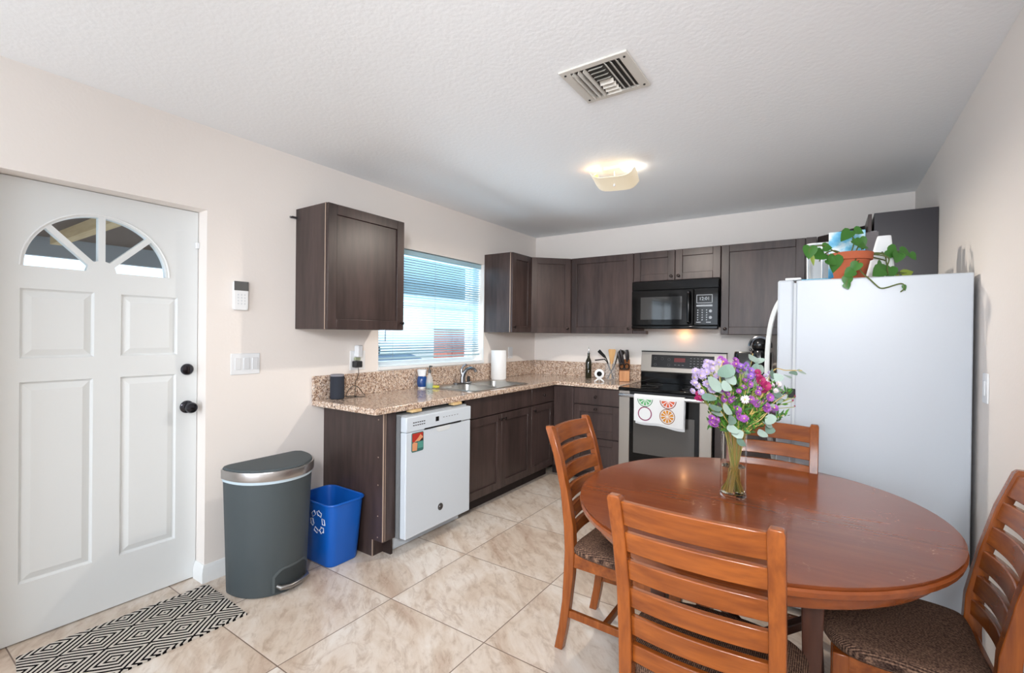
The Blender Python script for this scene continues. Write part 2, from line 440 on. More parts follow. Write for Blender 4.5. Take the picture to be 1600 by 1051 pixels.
# moulding ring round the fanlight and pane
q = MB(); n = 28
ring_o = [(fc+(fa+.012)*math.cos(PI*i/n), fz+(fb+.012)*math.sin(PI*i/n)) for i in range(n+1)]
q.tube([(DX+.001, a, b_) for a, b_ in ring_o], .0045, 6)
obj('fanlight_moulding', q, white_m, door)
obj('fanlight_pane', MB().box(DX-.024, DX-.020, fc-fa-.004, fc+fa+.004, fz-.004, fz+fb+.004), pane_m, door)
# knob and deadbolt
ky = 1.143
def xlathe(mb, x, y, z, prof, n=28):
    t = MB().lathe((0,0,0), prof, n); t.xf(Matrix.Translation((x, y, z)) @ Matrix.Rotation(PI/2, 4, 'Y')); mb.add(t.v, t.f); return mb
kb = xlathe(MB(), DX, ky, .962, [(.034,0),(.034,.006),(.028,.010),(.013,.014),(.012,.034),(.020,.042),(.028,.052),(.030,.062),(.026,.072),(.014,.077),(.001,.078)])
kn = obj('door_knob', kb, mat('knob_black', (64, 64, 70), .16, metal=.9), door)
db = xlathe(MB(), DX, ky, 1.168, [(.031,0),(.031,.008),(.026,.014),(.010,.016),(.001,.016)])
dbo = obj('deadbolt', db, kn.data.materials[0], door)
obj('thumb_turn', MB().box(DX+.014, DX+.028, ky-.004, ky+.004, 1.150, 1.186), knob_m, dbo, bevel=.002)
struct('trim_1', MB().box(DX-.10, DX-.045, DY0, DY0+.035, 0, DZ).box(DX-.10, DX-.045, DY1-.035, DY1, 0, DZ).box(DX-.10, DX-.045, DY0+.035, DY1-.035, DZ-.035, DZ), white_m, smooth=0)
obj('door_alarm_sensor', MB().box(DX+.001, DX+.016, 1.178, 1.1955, 1.838, 1.872), whiteplas, None, 'small white alarm contact sensor at the top right edge of the entry door', 'alarm sensor', bevel=.003)

# ---- kitchen window
win = thing('window_1', (XW-.08, (WY0+WY1)/2, WZ0), None, None, kind='structure')
t = .035; xa, xb = XW-.20, XW-.10
wf = MB().box(xa, xb, WY0, WY0+t, WZ0, WZ1).box(xa, xb, WY1-t, WY1, WZ0, WZ1).box(xa, xb, WY0+t, WY1-t, WZ0, WZ0+t).box(xa, xb, WY0+t, WY1-t, WZ1-t, WZ1)
obj('window_frame', wf, white_m, win, smooth=0)
obj('meeting_rail', MB().box(xa+.01, xb-.005, WY0+t, WY1-t, 1.590, 1.635), white_m, win, smooth=0)
obj('pane', MB().box(xa+.05, xa+.054, WY0+t, WY1-t, WZ0+t, 1.59), pane_m, win)
obj('pane', MB().box(xa+.03, xa+.034, WY0+t, WY1-t, 1.635, WZ1-t), pane_m, win)
obj('window_sill', MB().box(XW-.098, XW+.012, WY0-.002, WY1+.012, WZ0-.022, WZ0+.004), white_m, win, bevel=.003)
obj('side_casing', MB().box(XW-.0, XW+.006, WY1, WY1+.012, WZ0+.004, WZ1), white_m, win)

# blind
bl = thing('window_blind', (XW-.05, (WY0+WY1)/2, WZ0+.02), 'white horizontal slat blind lowered over the kitchen window', 'window blind')
bx = XW-.045
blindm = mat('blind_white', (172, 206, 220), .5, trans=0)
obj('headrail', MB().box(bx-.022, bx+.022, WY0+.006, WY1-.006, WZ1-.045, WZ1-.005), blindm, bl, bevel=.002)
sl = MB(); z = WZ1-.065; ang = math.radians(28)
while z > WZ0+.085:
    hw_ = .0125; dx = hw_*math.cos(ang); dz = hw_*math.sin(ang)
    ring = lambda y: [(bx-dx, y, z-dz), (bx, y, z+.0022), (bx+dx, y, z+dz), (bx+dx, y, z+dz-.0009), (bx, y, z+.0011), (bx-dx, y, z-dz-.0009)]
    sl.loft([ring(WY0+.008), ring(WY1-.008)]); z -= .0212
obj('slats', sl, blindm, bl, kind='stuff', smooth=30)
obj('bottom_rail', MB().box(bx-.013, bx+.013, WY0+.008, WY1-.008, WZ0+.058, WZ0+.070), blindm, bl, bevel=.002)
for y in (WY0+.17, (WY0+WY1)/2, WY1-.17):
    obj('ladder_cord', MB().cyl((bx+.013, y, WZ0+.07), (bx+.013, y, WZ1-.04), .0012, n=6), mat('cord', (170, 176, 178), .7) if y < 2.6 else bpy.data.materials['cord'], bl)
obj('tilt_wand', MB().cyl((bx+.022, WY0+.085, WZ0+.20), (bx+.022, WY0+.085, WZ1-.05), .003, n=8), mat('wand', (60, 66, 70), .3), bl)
# sticker on the glass
def stripes_mat():
    m = mat('sticker_blue', (120, 190, 225), .4); return m
stk = thing('window_sticker', (xa+.075, WY0+.055, WZ0+.10), 'round light blue sticker with dark bars on the lower left window glass', 'sticker')
q = MB(); q.cyl((xb+.002, WY0+.052, WZ0+.128), (xb+.004, WY0+.052, WZ0+.128), .050, n=28); obj('disc', q, stripes_mat(), stk)
q = MB()
for dz, w in ((.018, .043), (-.004, .046), (-.026, .040)): q.box(xb+.004, xb+.0055, WY0+.052-w, WY0+.052+w, WZ0+.128+dz-.005, WZ0+.128+dz+.005)
obj('bars', q, mat('sticker_dark', (22, 38, 54), .5), stk)

# ---- living room windows (behind the camera): side one mirrored, front one added for light
def big_window(name, F, a0, a1, z0, z1, d0, d1, nm):
    w = thing(name, F((a0+a1)/2, z0, d0), None, None, kind='structure')
    t = .05
    me = plate(rect(a0, a1, z0, z1), [rect(a0+t+i*(a1-a0-t)/nm, a0+(i+1)*(a1-a0-t)/nm, z0+t, z1-t) for i in range(nm)], F, d0, d1)
    obj('window_frame', me, white_m, w, smooth=0)
    me = plate(rect(a0+t, a1-t, z0+t, z1-t), [], F, (d0+d1)/2-.002, (d0+d1)/2+.002)
    obj('pane', me, pane_m, w, smooth=0)
big_window('window_2', FX, SY0, SY1, SZ0, SZ1, XW-.16, XW-.10, 2)
big_window('fill_window', FY, FX0, FX1, FZ0, FZ1, YF-.16, YF-.10, 3)
# dark curtain in front of the side window (it mirrors in the microwave glass)
q = MB(); n = 60; rings = []
pts = [(XW+.07+.02*math.sin(i*1.15), -2.15+.62*i/n) for i in range(n+1)]
front = [[(x+.002, y, z) for x, y in pts] for z in (.15, 2.28)]
qv = []; qf = []
for z in (.15, 2.28):
    for x, y in pts: qv.append((x, y, z))
    for x, y in pts: qv.append((x+.004, y, z))
k = n+1
for i in range(n):
    qf += [(i, i+1, 2*k+i+1, 2*k+i), (k+i, 3*k+i, 3*k+i+1, k+i+1), (2*k+i, 2*k+i+1, 3*k+i+1, 3*k+i), (i, k+i, k+i+1, i+1)]
qf += [(0, 2*k, 3*k, k), (n, k+n, 3*k+n, 2*k+n)]
obj('curtain', MB().add(qv, qf), mat('curtain_grey', (96, 98, 104), .9), None, 'dark grey curtain at the living room side window, mirrored in the microwave door', 'curtain')

# ---- outside: carport roof, ground, shed, parked car
struct('ground_outside', MB().box(-30, XW-.22, -14, 30, -.25, -.05), mat('concrete_outside', (190, 190, 186), .9))
roofm = mat('carport_soffit', (92, 72, 58), .85, bump=(20, .4, .01))
rf = thing('porch_roof', (-4.9, 2, 2.12), None, None, kind='structure')
obj('soffit', MB().box(-6.9, XW-.22, -3, 13, 2.36, 2.46), roofm, rf)
bmw = wood('beam_wood', (196, 160, 108), (224, 194, 144), .7, 'x', .6)
for y in (-.6, .48, 1.35): obj('rafter', MB().box(-6.7, XW-.24, y, y+.09, 2.26, 2.36), bmw, rf)
obj('fascia', MB().box(-7.0, -6.9, -3, 13, 2.16, 2.47), mat('fascia', (130, 134, 138), .6), rf)
sh = thing('garden_shed', (-9.05, 10.5, -.05), 'red shed outside, seen low through the right half of the blinds', 'shed')
redm = mat('shed_red', (244, 150, 128), .8)
obj('wall', MB().box(-9.3, -8.8, 9.80, 11.2, -.05, 1.50), redm, sh)
obj('roof', MB().prism([(-9.36, 1.50), (-8.74, 1.50), (-9.05, 1.54)], lambda a, b, d: (a, d, b), 9.76, 11.24), mat('shed_roof', (150, 150, 150), .8), sh)
obj('door', MB().box(-8.8, -8.77, 10.0, 10.7, 0, 1.30), mat('shed_door', (228, 134, 116), .8), sh)
car = thing('parked_car', (-7.3, 5.8, -.05), 'light blue car parked outside, seen low through the left half of the blinds', 'car')
carm = mat('car_blue', (140, 176, 214), .25, coat=.5)
prof = [(-2.0,.25),(-2.05,.55),(-1.6,.68),(-.75,.74),(-.30,1.00),(.55,1.01),(1.15,.76),(2.0,.72),(2.05,.35),(2.0,.25)]
q = MB(); q.loft([[(-7.3+sx*.80*(1 if z < .85 else .82), 5.8+y, z) for y, z in prof] for sx in (-1, -.6, .6, 1)])
obj('body', q, carm, car, bevel=.03)
for sx in (-1, 1):
    q = MB().add([(-7.3+sx*.80, 5.8-.55, .77), (-7.3+sx*.80, 5.8+.95, .79), (-7.3+sx*.665, 5.8+.50, .96), (-7.3+sx*.665, 5.8-.28, .95)], [(0,1,2,3)])
    obj('side_window', q, blackgloss, car)
for yy in (-1.25, 1.25):
    for sx in (-1, 1):
        obj('wheel', MB().cyl((-7.3+sx*.62, 5.8+yy, .26), (-7.3+sx*.83, 5.8+yy, .26), .31, n=24), blackplastic, car)

# ================================================================ CABINETS
class Face:
    """u along the front, z up, w outwards"""
    def __init__(s, o, ud, wd): s.o = Vector(o); s.u = Vector(ud).normalized(); s.w = Vector(wd).normalized()
    def __call__(s, u, z, w): return s.o+s.u*u+s.w*w+Vector((0, 0, z))
    def box(s, mb, u0, u1, z0, z1, w0, w1):
        vs = [s(a, c, b) for c in (z0, z1) for a, b in ((u0, w0), (u1, w0), (u1, w1), (u0, w1))]
        return mb.add(vs, [(0,3,2,1),(4,5,6,7),(0,1,5,4),(1,2,6,5),(2,3,7,6),(3,0,4,7)])
def shaker(F, parent, u0, u1, z0, z1, name='door', knob=None, st=.062, plain=False, m=None):
    g = .0016; u0 += g; u1 -= g; z0 += g; z1 -= g
    q = MB()
    if plain: F.box(q, u0, u1, z0, z1, .001, .020)
    else:
        F.box(q, u0, u0+st, z0, z1, .001, .020); F.box(q, u1-st, u1, z0, z1, .001, .020)
        F.box(q, u0+st, u1-st, z0, z0+st, .001, .020); F.box(q, u0+st, u1-st, z1-st, z1, .001, .020)
        F.box(q, u0+st-.001, u1-st+.001, z0+st-.001, z1-st+.001, .001, .008)
    d = obj(name, q, m or esp, parent, bevel=.0026, seg=2)
    if knob: add_knob(F, d, *knob)
    return d
def add_knob(F, parent, ku, kz, w=.020):
    prof = [(.007, 0), (.005, .004), (.005, .012), (.011, .017), (.0135, .022), (.0115, .027), (.005, .0295), (.0005, .030)]
    t = MB().lathe((0,0,0), prof, 18)
    M = Matrix((F.u, Vector((0,0,1)), F.w)).transposed().to_4x4(); M.translation = F(ku, kz, w-.001)
    t.xf(M); return obj('knob', t, knob_m, parent)
UZ0, UZ1 = 1.40, 2.163

# upper cabinet left of the window
c = thing('upper_cabinet', (XW+.17, 2.02, UZ0), 'large single-door dark wall cabinet between the light switch and the kitchen window', 'cabinet')
Y0, Y1, D = 1.712, 2.322, .318
obj('body', MB().box(XW+.001, XW+D, Y0, Y1, UZ0, UZ1), esp, c, bevel=.0015)
F = Face((XW+D, Y0, 0), (0,1,0), (1,0,0))
shaker(F, c, 0, Y1-Y0, UZ0, UZ1, knob=(Y1-Y0-.030, UZ0+.050))
obj('front_edge_band', MB().box(XW+D-.010, XW+D-.002, Y0-.0012, Y0, UZ0, UZ1), lightedge, c)
obj('wall_bracket', MB().box(XW+.001, XW+.018, Y0-.035, Y0-.0005, 2.098, 2.112).cyl((XW+.009, Y0-.03, 2.105), (XW+.009, Y0-.045, 2.105), .007, n=10), chrome, c)

# upper cabinet right of the window
c = thing('upper_cabinet', (XW+.17, 3.85, UZ0), 'narrow dark wall cabinet hanging just right of the kitchen window', 'cabinet')
Y0, Y1 = 3.690, 4.034
obj('body', MB().box(XW+.001, XW+D, Y0, Y1, UZ0, UZ1), esp, c, bevel=.0015)
F = Face((XW+D, Y0, 0), (0,1,0), (1,0,0))
shaker(F, c, 0, Y1-Y0-.002, UZ0, UZ1, knob=(.030, UZ0+.050))
obj('front_edge_band', MB().box(XW+D-.010, XW+D-.002, Y0-.0012, Y0, UZ0, UZ1), lightedge, c)

# diagonal corner cabinet, left
YU = YB-.318       # plane of the uppers' bodies on the back wall
c = thing('corner_cabinet', (XW+.3, YB-.3, UZ0), 'dark diagonal wall cabinet in the left corner', 'cabinet')
poly = [(XW+.001, 4.036), (XW+D, 4.036), (-2.209, YU), (-2.209, YB-.001), (XW+.001, YB-.001)]
obj('body', MB().prism(poly, FZ, UZ0, UZ1), esp, c)
p0 = Vector((XW+D, 4.036, 0)); p1 = Vector((-2.209, YU, 0)); ud = (p1-p0); ln = ud.length; ud.normalize()
F = Face(p0, ud, (ud.y, -ud.x, 0))
shaker(F, c, .010, ln-.010, UZ0, UZ1, knob=(ln-.045, UZ0+.050))

F = Face((0, YU, 0), (1,0,0), (0,-1,0))
c = thing('upper_cabinet', (-1.87, YB-.16, UZ0), 'single-door dark wall cabinet left of the microwave', 'cabinet')
obj('body', MB().box(-2.207, -1.546, YU, YB-.001, UZ0, UZ1), esp, c, bevel=.0015)
shaker(F, c, -2.197, -1.546, UZ0, UZ1, knob=(-1.583, UZ0+.048))
obj('light_rail_block', MB().box(-1.544, -1.42, YU-.018, YU+.05, UZ0-.002, UZ0+.028), esp, c)
c = thing('upper_cabinet', (-1.16, YB-.16, 1.886), 'short two-door dark wall cabinet above the microwave', 'cabinet')
obj('body', MB().box(-1.542, -.779, YU, YB-.001, 1.886, UZ1), esp, c, bevel=.0015)
shaker(F, c, -1.542, -1.162, 1.888, UZ1, knob=(-1.192, 1.925))
shaker(F, c, -1.160, -.779, 1.888, UZ1, knob=(-1.128, 1.925))
c = thing('upper_cabinet', (-.43, YB-.16, UZ0), 'single-door dark wall cabinet right of the microwave', 'cabinet')
obj('body', MB().box(-.775, -.090, YU, YB-.001, UZ0, UZ1), esp, c, bevel=.0015)
shaker(F, c, -.775, -.165, UZ0, UZ1, knob=(-.738, UZ0+.048))
obj('filler_strip', MB().box(-.160, -.092, YU-.020, YU-.001, UZ0, UZ1), esp, c, bevel=.0015)
# diagonal corner, right: its shade painted in as darker wood
c = thing('corner_cabinet', (.3, YB-.3, UZ0), 'dark diagonal corner wall cabinet behind the things on the fridge', 'cabinet')
xd = .205
poly = [(-.086, YU), (xd, 4.058), (XR-.002, 4.058), (XR-.002, YB-.001), (-.086, YB-.001)]
obj('body', MB().prism(poly, FZ, UZ0, UZ1), mat('cabinet_shaded', (42, 34, 34), .5), c)
p0 = Vector((-.086, YU, 0)); p1 = Vector((xd, 4.058, 0)); ud = (p1-p0); ln = ud.length; ud.normalize()
shaker(Face(p0, ud, (ud.y, -ud.x, 0)), c, .030, ln-.03, UZ0, UZ1-.002, m=espd)
c = thing('upper_cabinet', (.37, 3.88, UZ0), 'dark wall cabinet on the right wall, plain side showing above the fridge', 'cabinet')
obj('body', MB().box(.222, XR-.002, 3.70, 4.054, UZ0, UZ1), mat('cabinet_side', (52, 49, 54), .3), c, bevel=.0015)
shaker(Face((.212, 4.054, 0), (0,-1,0), (-1,0,0)), c, .002, .354, UZ0, UZ1)
for z in (2.02, 1.50): obj('hinge', MB().box(.205, .235, 3.685, 3.699, z, z+.03), chrome, c)

# ---- base cabinets, left run
BX = -2.233; BZ0, BZ1 = .105, .893
TX = -2.325
c = thing('end_base_cabinet', (-2.53, 2.0, 0), 'narrow dark base cabinet end panel beside the blue recycling bin', 'cabinet')
poly = [(XW+.001, 0), (TX, 0), (TX, BZ0), (BX, BZ0), (BX, BZ1), (XW+.001, BZ1)]
obj('side_panel', MB().prism(poly, lambda a, b, d: (a, d, b), 1.925, 1.943), esp, c, bevel=.001)
obj('front_filler', MB().box(BX-.018, BX-.001, 1.944, 2.024, BZ0, BZ1), esp, c, bevel=.001)
obj('inner_board', MB().box(XW+.001, BX-.02, 2.006, 2.022, .0, BZ1), espd, c)
obj('toe_board', MB().box(TX-.016, TX-.001, 1.944, 2.024, 0, BZ0), esp, c)
obj('raw_edge', MB().box(BX-.004, BX+.0006, 1.924, 1.931, BZ0+.005, BZ1).box(BX-.006, BX+.0004, 1.9405, 1.9445, BZ0+.005, BZ1).box(TX-.004, TX+.0006, 1.9238, 1.9300, 0, BZ0), lightedge, c)
for z in (.85, .62, .45, .26, .13): obj('screw_cap', MB().cyl((BX-.045, 1.9238, z), (BX-.045, 1.9252, z), .004, n=10), lightedge, c)

def base_body(c, y0, y1, zt=BZ1):
    obj('body', MB().box(XW+.001, BX-.021, y0, y1, BZ0, zt), espd, c)
    obj('toe_board', MB().box(TX-.016, TX, y0, y1, 0, BZ0), toe_m, c)
c = thing('sink_base_cabinet', (-2.53, 3.17, 0), 'two-door dark base cabinet under the sink, right of the dishwasher', 'cabinet')
Y0, Y1 = 2.700, 3.636
base_body(c, Y0, Y1, .765)
F = Face((BX-.020, Y0, 0), (0,1,0), (1,0,0)); W = Y1-Y0
shaker(F, c, 0, W, .735, BZ1-.004, 'false_drawer_front', plain=True)
shaker(F, c, 0, W/2, BZ0+.005, .730, knob=(W/2-.030, .685)); shaker(F, c, W/2, W, BZ0+.005, .730, knob=(W/2+.030, .685))
c = thing('drawer_base_cabinet', (-2.53, 3.85, 0), 'dark base cabinet with one drawer over one door, right of the sink cabinet', 'cabinet')
Y0, Y1 = 3.639, 4.064
base_body(c, Y0, Y1)
F = Face((BX-.020, Y0, 0), (0,1,0), (1,0,0)); W = Y1-Y0-.022
shaker(F, c, 0, W, .735, BZ1-.004, 'drawer', plain=True, knob=(W/2, .812))
shaker(F, c, 0, W, BZ0+.005, .730, knob=(.035, .685))
# back run
c = thing('corner_drawer_cabinet', (-2.0, 4.4, 0), 'dark base cabinet with three stacked drawers left of the stove', 'cabinet')
YBF = 4.064
obj('body', MB().box(-2.25, -1.560, YBF+.001, YB-.001, BZ0, BZ1), espd, c)
obj('toe_board', MB().box(-2.30, -1.560, YBF+.09, YBF+.10, 0, BZ0), toe_m, c)
F = Face((0, YBF, 0), (1,0,0), (0,-1,0))
shaker(F, c, -2.232, -2.016, BZ0+.005, BZ1-.004, 'filler_panel', plain=True)
uL, uR = -2.013, -1.560; um = (uL+uR)/2
shaker(F, c, uL, uR, .735, BZ1-.004, 'drawer', plain=True, knob=(um, .812))
shaker(F, c, uL, uR, .430, .730, 'drawer', knob=(um, .698))
shaker(F, c, uL, uR, BZ0+.005, .425, 'drawer', knob=(um, .395))
c = thing('base_cabinet', (-.3, 4.4, 0), 'dark base cabinet between the stove and the fridge', 'cabinet')
obj('body', MB().box(-.760, XR-.002, YBF+.001, YB-.001, BZ0, BZ1), espd, c)
obj('toe_board', MB().box(-.760, XR-.002, YBF+.09, YBF+.10, 0, BZ0), toe_m, c)
shaker(F, c, -.760, -.30, .735, BZ1-.004, 'drawer', plain=True, knob=(-.53, .812))
shaker(F, c, -.760, -.30, BZ0+.005, .730, knob=(-.72, .685))
shaker(F, c, -.296, .10, BZ0+.005, BZ1-.004, 'filler_panel', plain=True)

# ---- countertop with sink cut-out
CX = -2.198; CZ0, CZ1 = .894, .933
cyb = 4.030
sk = rrect(-2.735, -2.285, 2.83, 3.635, .05)
out = [(XW+.001, 1.832), (CX, 1.832), (CX, cyb), (-1.556, cyb), (-1.556, YB-.001), (XW+.001, YB-.001)]
ct = thing('countertop', (-2.5, 3.2, CZ0), 'speckled beige granite worktop running from the wall end through the left corner to the stove', 'countertop')
obj('slab', plate(out, [sk], FZ, CZ0, CZ1), granite_m, ct, bevel=.006, seg=3, smooth=30)
bsx = [(XW+.001, 1.832), (XW+.021, 1.832), (XW+.021, YB-.021), (-1.556, YB-.021), (-1.556, YB-.001), (XW+.001, YB-.001)]
obj('backsplash', MB().prism(bsx, FZ, CZ1, 1.090), granite_m, ct, bevel=.003, smooth=30)
ct2 = thing('countertop', (-.1, 4.35, CZ0), 'short granite worktop right of the stove, under the coffee maker', 'countertop')
obj('slab', MB().box(-.766, XR-.002, cyb, YB-.001, CZ0, CZ1), granite_m, ct2, bevel=.006, seg=3, smooth=30)
obj('backsplash', MB().box(-.766, XR-.002, YB-.021, YB-.001, CZ1, 1.090), granite_m, ct2, bevel=.003)
# shims
for i, (y, lb) in enumerate(((2.115, 'small pale wood shim above the left of the dishwasher'), (2.515, 'small pale wood shim above the right of the dishwasher'))):
    obj('wood_shim', MB().box(-2.24, -2.185, y, y+.085, .876, .8935), bmw, None, lb, 'wood shim', group=None, bevel=.002)

# ---- sink
sk_ = thing('kitchen_sink', (-2.51, 3.23, .77), 'double-bowl stainless steel sink set in the granite', 'sink')
rim = plate(rrect(-2.765, -2.262, 2.805, 3.655, .06), [rrect(-2.66, -2.295, 2.86, 3.215, .05), rrect(-2.66, -2.295, 3.255, 3.61, .05)], FZ, CZ1+.0005, CZ1+.005)
obj('rim', rim, sinksteel, sk_, smooth=30)
for y0, y1 in ((2.86, 3.215), (3.255, 3.61)):
    rg = []
    for z, i in ((CZ1+.002, 0), (.80, .012), (.775, .035)):
        rg.append([(x, y, z) for x, y in rrect(-2.66+i, -2.295-i, y0+i, y1-i, .05)])
    for z, i in ((.772, .033), (.80, .009), (CZ1+.002, -.003)):
        rg.append([(x, y, z) for x, y in rrect(-2.66+i, -2.295-i, y0+i, y1-i, .05)])
    q = MB(); q.loft(rg, cap=False)
    nn = len(rg[0]); q.f.append(tuple(2*nn+j for j in range(nn))); q.f.append(tuple(3*nn+j for j in range(nn)))
    bo = obj('bowl', q, sinksteel, sk_)
    obj('drain', MB().cyl((-2.48, (y0+y1)/2, .7752), (-2.48, (y0+y1)/2, .778), .04, n=24), chrome, bo)
fau = thing('faucet', (-2.715, 3.235, CZ1+.005), 'chrome single-lever faucet at the back of the sink', 'faucet')
fx, fy, z0 = -2.715, 3.235, CZ1+.0052
obj('base_plate', MB().prism(rrect(fx-.028, fx+.028, fy-.115, fy+.115, .027), FZ, z0, z0+.012), chrome, fau, bevel=.002)
obj('spout', MB().tube([(fx, fy, z0+.01), (fx, fy, z0+.05), (fx+.010, fy+.006, z0+.09), (fx+.035, fy+.014, z0+.125), (fx+.075, fy+.022, z0+.140), (fx+.110, fy+.028, z0+.132), (fx+.125, fy+.031, z0+.108)], [.026, .023, .019, .015, .013, .013, .014], 16), chrome, fau)
obj('lever', MB().tube([(fx, fy, z0+.075), (fx-.012, fy-.006, z0+.115), (fx+.000, fy+.004, z0+.150), (fx+.030, fy+.014, z0+.172)], [.019, .014, .009, .007], 12), chrome, fau)
obj('side_spray', MB().cyl((fx+.0, fy+.085, z0+.012), (fx+.0, fy+.085, z0+.06), .016, .012, 14), blackplastic, fau)

# ================================================================ DISHWASHER
dw = thing('dishwasher', (-2.45, 2.35, 0), 'white dishwasher built in between the end panel and the sink cabinet', 'dishwasher')
dy0, dy1, dx1 = 2.030, 2.655, -2.150
obj('tub', MB().box(XW+.03, -2.205, dy0+.015, 2.67, .095, .866), mat('dw_tub', (176, 180, 184), .5), dw)
obj('door', MB().box(-2.200, dx1, dy0, dy1, .104, .762), whiteapp, dw, bevel=.006, seg=3)
# control panel with vents
cp = obj('control_panel', MB().box(-2.200, dx1+.004, dy0, dy1, .765, .860), whiteapp, dw, bevel=.006, seg=3)
q = MB()
for r_ in range(2):
    for i in range(6): q.box(dx1+.003, dx1+.0048, 2.085+i*.0185, 2.097+i*.0185, .818-r_*.017, .824-r_*.017)
obj('vent_slots', q, blackplastic, cp)
obj('display', MB().box(dx1+.003, dx1+.0050, 2.288, 2.318, .802, .832), blackplastic, cp)
q = MB()
for i in range(6): q.box(dx1+.003, dx1+.0046, 2.36+i*.028, 2.372+i*.028, .818, .822)
obj('button_marks', q, seal_m, cp)
obj('handle_slot', MB().box(dx1-.004, dx1+.0052, 2.185, 2.545, .7635, .7725), blackplastic, dw)
hp = MB(); hp.prism([(2.29, .762), (2.44, .762), (2.43, .738), (2.41, .728), (2.32, .728), (2.30, .738)], FX, dx1-.001, dx1+.0025)
obj('pocket_handle', hp, mat('pocket_white', (218, 222, 224), .5), dw, bevel=.001)  # pocket handle a little lighter than the door
lg = MB(); lg.cyl((dx1-.001, 2.345, .222), (dx1+.0025, 2.345, .222), .0235, n=28)
lgo = obj('round_badge', lg, mat('badge_grey', (84, 84, 86), .3, metal=.6), dw)
ring = MB(); ring.tube([(dx1+.0028, 2.345+.0185*math.cos(a*PI/16), .222+.0185*math.sin(a*PI/16)) for a in range(33)], .001, 5)
for s_ in (-1, 1):
    ring.tube([(dx1+.0028, 2.345+s_*(.003+.006*math.sin(a*PI/8)), .222+.010*math.cos(a*PI/8)) for a in range(9)], .0012, 5)
obj('badge_monogram', ring, chrome, lgo)
obj('kick_plate', MB().box(-2.30, -2.285, 2.045, 2.69, .004, .088), whiteapp, dw, bevel=.003)
obj('side_flange', MB().box(-2.23, -2.2015, dy0-.004, dy0+.008, .10, .862), seal_m, dw)
# magnet
mg = thing('picture_magnet', (dx1, 2.127, .637), 'small red and teal landscape magnet on the dishwasher door', 'magnet')
obj('back', MB().prism(rrect(2.076, 2.178, .636, .757, .010), FX, dx1+.0002, dx1+.003), mat('mag_edge', (60, 110, 104), .4), mg)
x_ = dx1+.003
obj('sky', MB().prism([(2.081,.700),(2.173,.700),(2.173,.748),(2.168,.752),(2.086,.752),(2.081,.748)], FX, x_, x_+.0006), mat('mag_red', (178, 48, 38), .5), mg)
obj('mountain', MB().prism([(2.100,.7005),(2.140,.7005),(2.173,.722),(2.150,.742),(2.130,.722)], FX, x_+.0005, x_+.0012), mat('mag_peach', (214, 150, 110), .5), mg)
obj('dark_ridge', MB().prism([(2.145,.7005),(2.173,.7005),(2.173,.712),(2.158,.712)], FX, x_+.0010, x_+.0016), mat('mag_dark', (50, 30, 28), .5), mg)
obj('ground', MB().prism([(2.081,.645),(2.120,.642),(2.125,.690),(2.095,.699),(2.081,.690)], FX, x_, x_+.0007), bpy.data.materials['mag_peach'], mg)
obj('lake', MB().prism([(2.128,.655),(2.173,.655),(2.173,.695),(2.128,.695)], FX, x_, x_+.0006), mat('mag_teal', (84, 150, 138), .5), mg)

# ================================================================ STOVE
st = thing('stove', (-1.16, 4.3, 0), 'stainless electric stove with black glass top and oven door', 'stove')
sx0, sx1, sy0 = -1.552, -.770, 4.010
obj('body', MB().box(sx0, sx1, sy0+.045, YB-.005, .04, .900), mat('stove_side', (60, 58, 58), .4), st)
obj('foot_plinth', MB().box(sx0+.02, sx1-.02, sy0+.08, YB-.03, 0, .04), blackplastic, st)
obj('cooktop', MB().box(sx0-.002, sx1+.002, sy0-.012, YB-.075, .900, .926), blackgloss, st, bevel=.006, seg=3)
q = MB()
for cx_, cy_, rr0 in ((-1.36, 4.18, .10), (-.96, 4.18, .085), (-1.36, 4.42, .075), (-.96, 4.42, .09)):
    q.tube([(cx_+rr0*math.cos(a*PI/20), cy_+rr0*math.sin(a*PI/20), .9262) for a in range(41)], .0008, 4)
obj('burner_ring', q, mat('ring_grey', (90, 90, 90), .4), st)
fr = obj('oven_door', MB().box(sx0+.002, sx0+.098, sy0, sy0+.042, .215, .895).box(sx1-.098, sx1-.002, sy0, sy0+.042, .215, .895).box(sx0+.098, sx1-.098, sy0, sy0+.042, .215, .265), steel, st, bevel=.003)
obj('oven_glass', MB().box(sx0+.099, sx1-.099, sy0+.002, sy0+.040, .266, .840), blackgloss, fr)
obj('oven_window', MB().box(sx0+.135, sx1-.135, sy0-.0005, sy0+.004, .36, .70), mat('oven_window', (72, 70, 68), .12, coat=.4), fr)
obj('top_trim', MB().box(sx0+.099, sx1-.099, sy0+.004, sy0+.042, .841, .895), blackplastic, fr)
hz = .862
obj('handle', MB().tube([(sx0+.02, sy0-.001, hz), (sx0+.03, sy0-.045, hz), (sx0+.08, sy0-.055, hz), (sx1-.08, sy0-.055, hz), (sx1-.03, sy0-.045, hz), (sx1-.02, sy0-.001, hz)], .0155, 14), mat('handle_steel', (200, 204, 210), .25, metal=.8), fr)
obj('storage_drawer', MB().box(sx0+.002, sx1-.002, sy0, sy0+.042, .045, .208), steel, st, bevel=.003)
